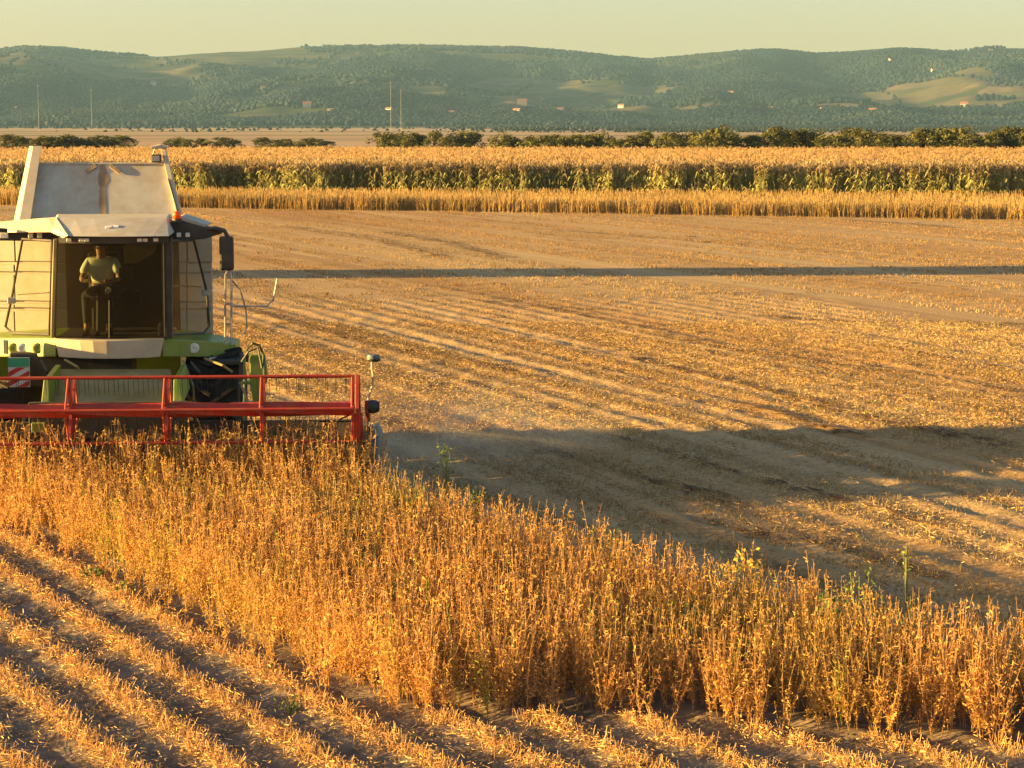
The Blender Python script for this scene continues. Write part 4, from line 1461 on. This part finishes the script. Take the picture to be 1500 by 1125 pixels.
# warning board
wb = MB()
q0, q1 = P2(11, 524, YF-.1), P2(44, 567, YF-.1)
cx_, cz_ = (q0.x+q1.x)/2, (q0.z+q1.z)/2
wW, wH = q1.x-q0.x, q0.z-q1.z
WB = MB().box((cx_, YF-.08, cz_), (wW, .03, wH)).build('warning_board', M_white, H, .004)
gz = q0.z-wH*.32
MB().box((cx_, YF-.1, (q0.z+gz)/2), (wW*.98, .012, (q0.z-gz)*.96)).build('green_field', M_sgreen, WB)
stp = MB()
zz0, zz1 = q1.z+.005, gz-.005
for k in range(-2, 4):
    s0 = zz0+k*(zz1-zz0)*.5
    sl = .55
    def cl(z): return min(max(z, zz0), zz1)
    xs_ = np.linspace(q0.x+.004, q1.x-.004, 7)
    lo = [cl(s0+(x-q0.x)*sl) for x in xs_]; hi_ = [cl(s0+(x-q0.x)*sl+(zz1-zz0)*.25) for x in xs_]
    for j in range(6):
        if hi_[j]-lo[j] > .001 or hi_[j+1]-lo[j+1] > .001:
            stp.quadv([(xs_[j], YF-.098, lo[j]), (xs_[j+1], YF-.098, lo[j+1]), (xs_[j+1], YF-.098, hi_[j+1]), (xs_[j], YF-.098, hi_[j])])
stp.build('red_stripe', M_sred, WB)
# ladder, handrails and hoses on the right
ldm = MB()
for px in (330, 339):
    ldm.tube([P2(px, 402, 3.4), P2(px, 505, 3.4)], .018, 8)
for py in (445, 475):
    ldm.tube([P2(330, py, 3.4), P2(339, py, 3.4)], .014, 6)
ldm.tube([P2(339, 402, 3.4), P2(335, 396, 3.4), P2(330, 402, 3.4)], .018, 8)
LD = ldm.build('ladder_rail', M_steel, H)
MB().tube([P2(340, 448, 3.4), P2(390, 449, 3.9), P2(400, 440, 3.95), P2(406, 408, 4.0)], .014, 6).build('handrail', M_steel, H)
MB().tube([P2(341, 412, 3.4), P2(352, 425, 3.6), P2(360, 452, 3.7), P2(362, 480, 3.7), P2(354, 492, 3.5)], .013, 6).build('handrail', M_steel, H)
MB().box((P2(340, 520, 3.5).x, 3.6, P2(340, 528, 3.5).z), (.45, .9, .06)).build('platform', M_dark, H, .01)
sp_ = MB()
for py in (560, 590, 620):
    sp_.box(P2(372, py, 3.0), (.38, .2, .035))
for px in (358, 387):
    sp_.tube([P2(px, 525, 3.05), P2(px, 628, 3.0)], .02, 6)
sp_.build('boarding_ladder', M_green, H)
poly_plate([(366, 520), (388, 520), (392, 548), (380, 600), (372, 600), (366, 560)], 2.3, .12, 'hose_bracket', M_green, H, .01)
MB().tube([P2(362, 530, 2.3), P2(362, 512, 2.25), P2(370, 503, 2.2), P2(380, 506, 2.2), P2(386, 520, 2.2), P2(388, 560, 1.8)], .022, 8).build('hydraulic_hose', M_hose, H)
MB().tube([P2(354, 530, 2.3), P2(364, 515, 2.2), P2(378, 510, 2.2), P2(384, 540, 2.0)], .016, 8).build('hydraulic_hose', M_hose, H)
MB().tube([P2(352, 560, 2.0), P2(364, 590, 1.6), P2(372, 640, 1.2)], .02, 8).build('hydraulic_hose', M_tan, H)

MB().box((-2.4, 2.2, 1.3), (.5, 1.5, 1.6)).build('shade_box', M_dark, H, .03)  # unseen box added to fill a lit gap in the harvester's shadow
# --- header
HX0, HX1 = -4.0, Lp(532, 600, 0).x
hw = HX1-HX0; hc = (HX0+HX1)/2
hd = MB()
prof = [(.55, .16), (.62, .08), (1.35, .10), (1.42, .95), (1.36, .95), (1.28, .22), (1.0, .14), (.7, .16)]
hd.loft([[Vector((HX0, y, z)) for y, z in prof], [Vector((HX1, y, z)) for y, z in prof]])
HD = hd.build('header_trough', M_dark, H)
au = MB().tube([(HX0+.1, 1.02, .48), (HX1-.1, 1.02, .48)], .17, 14)
for k in range(int(hw/.04)):
    x = HX0+.1+k*.04
    if abs(x-xc) < .6: continue
    s = 1 if x < xc else -1
    a0 = x*s*2*PI/.5; a1 = (x+.04)*s*2*PI/.5
    c0, c1 = Vector((x, 1.02, .48)), Vector((x+.04, 1.02, .48))
    d0, d1 = Vector((0, math.cos(a0), math.sin(a0))), Vector((0, math.cos(a1), math.sin(a1)))
    au.quadv([c0+d0*.17, c1+d1*.17, c1+d1*.3, c0+d0*.3])
au.build('feed_auger', M_dark, H)
kb = MB()
for k in range(int(hw/.0762)):
    x = HX0+.04+k*.0762
    kb.prism([(x-.02, .55, .1), (x+.02, .55, .1), (x, .42, .09)], (0, 0, .02))
kb.build('cutter_bar', M_dark, H)
# reel
AX = P2(300, 600, 0).z
RR = .53
nb = 6
RX0, RX1 = HX0+.1, Lp(519, 600, 0).x
off = math.radians(22)
rt_ = MB()
# twisted flat-sided centre tube: square-ish section that turns along its length
npt = 60
rings = []
for k in range(npt+1):
    x = RX0+(RX1-RX0)*k/npt
    rings.append([Vector((x, .105*math.cos(a_), AX+.105*math.sin(a_))) for a_ in [2*PI*q/6+off+x/1.34*PI/3 for q in range(6)]])
rt_.loft(rings)
RT = rt_.build('reel_tube', M_red, H)
spx = [(105+140*k) for k in (-1, 0, 1, 2)]
sx3 = [Lp(p, 600, 0).x for p in spx if Lp(p, 600, 0).x > RX0+.2]+[RX1-.02]
ANG = [2*PI*k/nb+PI/2+off for k in range(nb)]
for i, x in enumerate(sx3):
    sp2 = MB()
    for a_ in ANG:
        d_ = Vector((0, math.cos(a_), math.sin(a_)))
        n_ = Vector((0, -math.sin(a_), math.cos(a_)))
        c = Vector((x, 0, AX))
        sp2.prism([c+d_*.08+n_*.05-Vector((.02, 0, 0)), c+d_*.08-n_*.05-Vector((.02, 0, 0)), c+d_*RR-n_*.022-Vector((.02, 0, 0)), c+d_*RR+n_*.022-Vector((.02, 0, 0))], (.04, 0, 0))
    for k in range(nb):
        a_, a2 = ANG[k], ANG[(k+1) % nb]
        c = Vector((x, 0, AX))
        sp2.tube([c+Vector((0, math.cos(a_), math.sin(a_)))*RR, c+Vector((0, math.cos(a2), math.sin(a2)))*RR], .014, 6)
    sp2.build('reel_spider', M_red, RT)
for k, a_ in enumerate(ANG):
    c = Vector((0, math.cos(a_)*RR, AX+math.sin(a_)*RR))
    bt_ = MB().tube([Vector((RX0, c.y, c.z)), Vector((RX1, c.y, c.z))], .021, 8).build('reel_bat', M_red, RT)
    ti = MB()
    # comb: a thin clamp strip with the tines hanging from it, one connected mesh
    def tv(x, y, z):
        ti.v.append((x, y, z))
        return len(ti.v)-1
    zc = c.z-.024
    x = RX0+.03
    pu, pd = tv(x, c.y, zc+.01), tv(x, c.y, zc)
    while x < RX1-.16:
        x2 = x+.13
        nu, nd = tv(x2, c.y, zc+.01), tv(x2, c.y, zc)
        ti.f.append((pu, nu, nd, pd))
        nu2, nd2 = tv(x2+.007, c.y, zc+.01), tv(x2+.007, c.y, zc)
        ti.f.append((nu, nu2, nd2, nd))
        m1, m2 = tv(x2+.008, c.y+.02, zc-.13), tv(x2+.001, c.y+.02, zc-.13)
        t1, t2 = tv(x2+.005, c.y+.07, zc-.24), tv(x2+.001, c.y+.07, zc-.24)
        ti.f += [(nd, nd2, m1, m2), (m2, m1, t1, t2)]
        pu, pd = nu2, nd2
        x = x2+.007
    ti.build('tine_row', M_black, bt_)
# end plate of the reel, reel arm and crop divider
def endring(x, m_, name):
    b4 = MB()
    c = Vector((x, 0, AX))
    oo = [c+Vector((0, math.cos(a_), math.sin(a_)))*(RR+.02) for a_ in ANG]
    ii = [c+Vector((0, math.cos(a_), math.sin(a_)))*(RR-.09) for a_ in ANG]
    for k in range(nb):
        j = (k+1) % nb
        b4.prism([oo[k], oo[j], ii[j], ii[k]], (.05, 0, 0))
    return b4.build(name, m_, RT, .004)
endring(RX1+.03, M_red, 'end_ring')
ra = MB()
xA = Lp(532, 600, 0).x+.02
ra.prism([(xA, -.06, AX-.05), (xA, .08, AX+.1), (xA, 1.35, 1.12), (xA, 1.35, .92)], (.06, 0, 0))
ra.build('reel_arm', M_red, H, .008)
ra2 = MB()
ra2.prism([(HX0-.08, -.06, AX-.05), (HX0-.08, .08, AX+.1), (HX0-.08, 1.35, 1.12), (HX0-.08, 1.35, .92)], (.06, 0, 0))
ra2.build('reel_arm', M_red, H, .008)
poly_plate([(517, 606), (531, 606), (533, 640), (527, 652), (521, 648), (515, 620)], -.1, .1, 'end_guard', M_red, H, .01)
MB().ring((xA+.12, .02, AX+.02), (1, 0, 0), [(.01, -.07), (.09, -.07), (.10, 0), (.07, .09), (.01, .09)], 16).build('reel_motor', M_black, H)
MB().tube([P2(468, 617, .5), P2(518, 617, .5)], .014, 6).build('stay_bar', M_dark, H)
MB().tube([P2(492, 617, .5), P2(512, 608, .3)], .012, 6).build('stay_bar', M_dark, H)
# end sheet with divider nose
xD = Lp(531, 640, .3).x
ds = MB()
ds.prism([(xD, -.35, .12), (xD, -.75, .30), (xD, -.35, .62), (xD, .7, .95), (xD, 1.42, .98), (xD, 1.42, .1)], (.07, 0, 0))
DS = ds.build('header_end_sheet', M_dark, H, .01)
nose = MB()
def sec(y, r_, z, n=12, k=1.0):
    return [Vector((xD+.17+r_*math.cos(2*PI*q/n)*k, y, z+r_*1.25*math.sin(2*PI*q/n))) for q in range(n)]
nose.loft([sec(-.85, .02, .30), sec(-.6, .06, .42), sec(-.2, .095, .58), sec(.3, .115, .74), sec(.9, .12, .82), sec(1.3, .07, .80)])
nose.build('divider_nose', M_blue, H, smooth=True)
ds2 = MB()
ds2.prism([(HX0-.05, -.35, .12), (HX0-.05, -.75, .30), (HX0-.05, -.35, .62), (HX0-.05, .7, .95), (HX0-.05, 1.42, .98), (HX0-.05, 1.42, .1)], (-.07, 0, 0))
ds2.build('header_end_sheet', M_dark, H, .01)
# marker lamp on a bent stalk
st_ = MB().tube([P2(538, 594, .3), P2(540, 582, .3), P2(545, 566, .3), P2(547, 552, .3), P2(545, 540, .3), P2(545, 530, .3)], .016, 8).build('marker_stalk', M_cream, H)
mc = P2(547, 525, .3)
ml = MB().ring(mc, (0, 0, 1), [(.005, -.04), (.09, -.04), (.105, -.01), (.10, .005), (.005, .005)], 20).build('marker_lamp', M_black, st_)
MB().ring(mc+Vector((0, 0, .007)), (0, 0, 1), [(.005, 0), (.10, 0), (.085, .045), (.005, .055)], 20).build('lamp_cap', M_blue, ml)

# ------------------------------------------------------------------ driver
def skin_obj(name, verts, edges, radii, m, parent, root=0, sub=2):
    me = bpy.data.meshes.new(name)
    me.from_pydata([tuple(v) for v in verts], edges, [])
    me.materials.append(m)
    o = bpy.data.objects.new(name, me)
    C.objects.link(o)
    if parent: o.parent = parent
    md = o.modifiers.new('skin', 'SKIN')
    md.use_smooth_shade = True
    for k, v in enumerate(me.skin_vertices[0].data):
        rr_ = radii[k]
        v.radius = rr_ if isinstance(rr_, tuple) else (rr_, rr_)
        v.use_root = (k == root)
    s = o.modifiers.new('sub', 'SUBSURF')
    s.levels = sub; s.render_levels = sub
    return o
dloc = MR @ Vector((sx_, 3.72, zf))
D = empty('person', dloc, YAW)
tag(D, 'seated driver in a pale yellow shirt and dark cap behind the windscreen', 'person')
seatz = .56
V = []; E = []; R_ = []
def add(p, r_, par=None):
    V.append(Vector(p)); R_.append(r_)
    if par is not None: E.append((par, len(V)-1))
    return len(V)-1
pel = add((0, .05, seatz+.08), (.15, .12))
wa = add((0, .08, seatz+.28), (.14, .11), pel)
chs = add((0, .06, seatz+.46), (.16, .12), wa)
nk = add((0, .02, seatz+.60), (.065, .065), chs)
hb_ = add((0, -.02, seatz+.68), (.07, .08), nk)
hm = add((0, -.03, seatz+.78), (.085, .10), hb_)
ht = add((0, -.02, seatz+.87), (.07, .085), hm)
hands = []
for s in (-1, 1):
    sh = add((s*.19, .05, seatz+.52), .062, chs)
    el = add((s*.30, -.10, seatz+.27), .045, sh)
    wr_ = add((s*.17, -.40, seatz+.26), .030, el)
    pm = add((s*.15, -.47, seatz+.28), (.034, .02), wr_)
    hands.append(pm)
    for q in range(4):
        f1_ = add((s*(.13+.018*q), -.52, seatz+.30-.004*q), .0095, pm)
        f2_ = add((s*(.13+.018*q), -.545, seatz+.275-.004*q), .009, f1_)
        add((s*(.13+.018*q), -.53, seatz+.25), .008, f2_)
    th_ = add((s*.11, -.49, seatz+.27), .011, pm)
    add((s*.10, -.52, seatz+.255), .009, th_)
    hp_ = add((s*.11, -.02, seatz+.06), .085, pel)
    kn = add((s*.19, -.42, seatz+.04), .062, hp_)
    an_ = add((s*.17, -.52, .10), .042, kn)
    add((s*.18, -.66, .05), (.045, .035), an_)
skin_obj('body', V, E, R_, M_skin, D)
# face
nz_ = MB().loft([[Vector((x*.016, -.125-.0*x, seatz+.77+z*.02)) for x, z in ((-1, -1), (1, -1), (.5, 1), (-.5, 1))], [Vector((x*.008, -.15, seatz+.765+z*.012)) for x, z in ((-1, -1), (1, -1), (.5, 1), (-.5, 1))]]).build('nose', M_skin, D, .003)
for s in (-1, 1):
    MB().ring((s*.032, -.118, seatz+.80), (0, -1, 0), [(.001, 0), (.012, 0), (.008, .006), (.001, .008)], 12).build('eye', M_white, D)
    MB().ring((s*.092, -.02, seatz+.775), (1, 0, 0), [(.001, -.01), (.026, -.01), (.03, 0), (.022, .01), (.001, .008)], 12).build('ear', M_skin, D)
MB().box((0, -.118, seatz+.725), (.045, .01, .008)).build('mouth', M_sred, D, .002)
cp = MB().ring((0, -.02, seatz+.83), (0, 0, 1), [(.001, -.005), (.098, -.005), (.10, .03), (.085, .075), (.04, .10), (.001, .105)], 24)
cp.build('cap', M_cap, D, smooth=True)
for sgn in (-1, 1):
    MB().loft([[Vector((sgn*.18+x*.055, -.49, z)) for x, z in ((-1, .0), (1, .0), (.8, .13), (-.8, .13))], [Vector((sgn*.18+x*.05, -.62, z)) for x, z in ((-1, .0), (1, .0), (.8, .09), (-.8, .09))], [Vector((sgn*.18+x*.04, -.74, z)) for x, z in ((-1, .0), (1, .0), (.8, .05), (-.8, .05))]]).build('shoe', M_cap, D, .01)
MB().prism([(-.07, -.10, seatz+.835), (.07, -.10, seatz+.835), (.05, -.19, seatz+.825), (-.05, -.19, seatz+.825)], (0, 0, .008)).build('cap_peak', M_cap, D, .002)
MB().ring((0, .0, seatz+.78), (0, 0, 1), [(.06, -.03), (.094, -.03), (.096, .05), (.06, .05)], 20).build('hair', M_hair, D)
# shirt and trousers over the body
V = []; E = []; R_ = []
pel = add((0, .05, seatz+.12), (.165, .135))
wa = add((0, .08, seatz+.28), (.185, .15), pel)
chs = add((0, .06, seatz+.46), (.20, .145), wa)
add((0, .03, seatz+.60), (.10, .09), chs)
for s in (-1, 1):
    sh = add((s*.20, .05, seatz+.53), .092, chs)
    add((s*.28, -.06, seatz+.34), .080, sh)
skin_obj('shirt', V, E, R_, M_shirt, D)
V = []; E = []; R_ = []
pel = add((0, .05, seatz+.08), (.165, .13))
for s in (-1, 1):
    hp_ = add((s*.11, -.02, seatz+.07), .098, pel)
    kn = add((s*.19, -.42, seatz+.05), .075, hp_)
    add((s*.17, -.51, .14), .055, kn)
skin_obj('trousers', V, E, R_, M_trouser, D)

# ------------------------------------------------------------------ haze
def haze():
    m = bpy.data.materials.new('haze_air')
    m.use_nodes = True
    t = m.node_tree
    t.nodes.remove(t.nodes['Principled BSDF'])
    v = t.nodes.new('ShaderNodeVolumePrincipled')
    v.inputs['Color'].default_value = (0.30, 0.58, 1.0, 1)
    v.inputs['Density'].default_value = HAZE
    v.inputs['Anisotropy'].default_value = 0.0
    t.links.new(v.outputs[0], t.nodes['Material Output'].inputs['Volume'])
    b = MB().box((0, 4000, 130), (19000, 10600, 264))
    o = b.build('haze', m)
    tag(o, kind='stuff', label='thin pale evening haze over the fields and hills', cat='haze')
HAZE = 0.45e-4
haze()
def dust():
    m = bpy.data.materials.new('field_dust')
    m.use_nodes = True
    t = m.node_tree
    t.nodes.remove(t.nodes['Principled BSDF'])
    v = t.nodes.new('ShaderNodeVolumePrincipled')
    v.inputs['Color'].default_value = (0.85, 0.80, 0.72, 1)
    tc = t.nodes.new('ShaderNodeTexCoord')
    ln = t.nodes.new('ShaderNodeVectorMath')
    ln.operation = 'LENGTH'
    t.links.new(tc.outputs['Object'], ln.inputs[0])
    mr_ = t.nodes.new('ShaderNodeMapRange')
    mr_.inputs[1].default_value = 1.0
    mr_.inputs[2].default_value = 0.15
    mr_.inputs[3].default_value = 0.0
    mr_.inputs[4].default_value = 0.34
    t.links.new(ln.outputs['Value'], mr_.inputs[0])
    n = t.nodes.new('ShaderNodeTexNoise')
    n.inputs['Scale'].default_value = 2.2
    t.links.new(tc.outputs['Object'], n.inputs[0])
    r_ = t.nodes.new('ShaderNodeMapRange')
    r_.inputs[1].default_value = 0.38
    r_.inputs[2].default_value = 0.7
    t.links.new(n.outputs[0], r_.inputs[0])
    mu = t.nodes.new('ShaderNodeMath')
    mu.operation = 'MULTIPLY'
    t.links.new(mr_.outputs[0], mu.inputs[0])
    t.links.new(r_.outputs[0], mu.inputs[1])
    t.links.new(mu.outputs[0], v.inputs['Density'])
    t.links.new(v.outputs[0], t.nodes['Material Output'].inputs['Volume'])
    o = MB().ring((0, 0, 0), (0, 0, 1), [(.01, -.9), (.6, -.75), (.95, 0), (.6, .75), (.01, .9)], 20).build('dust', m)
    o.location = (-1.2, 28.9, .7)
    o.scale = (3.4, 2.4, .8)
    tag(o, 'thin pale dust drifting behind the end of the header', 'dust', kind='stuff')
dust()
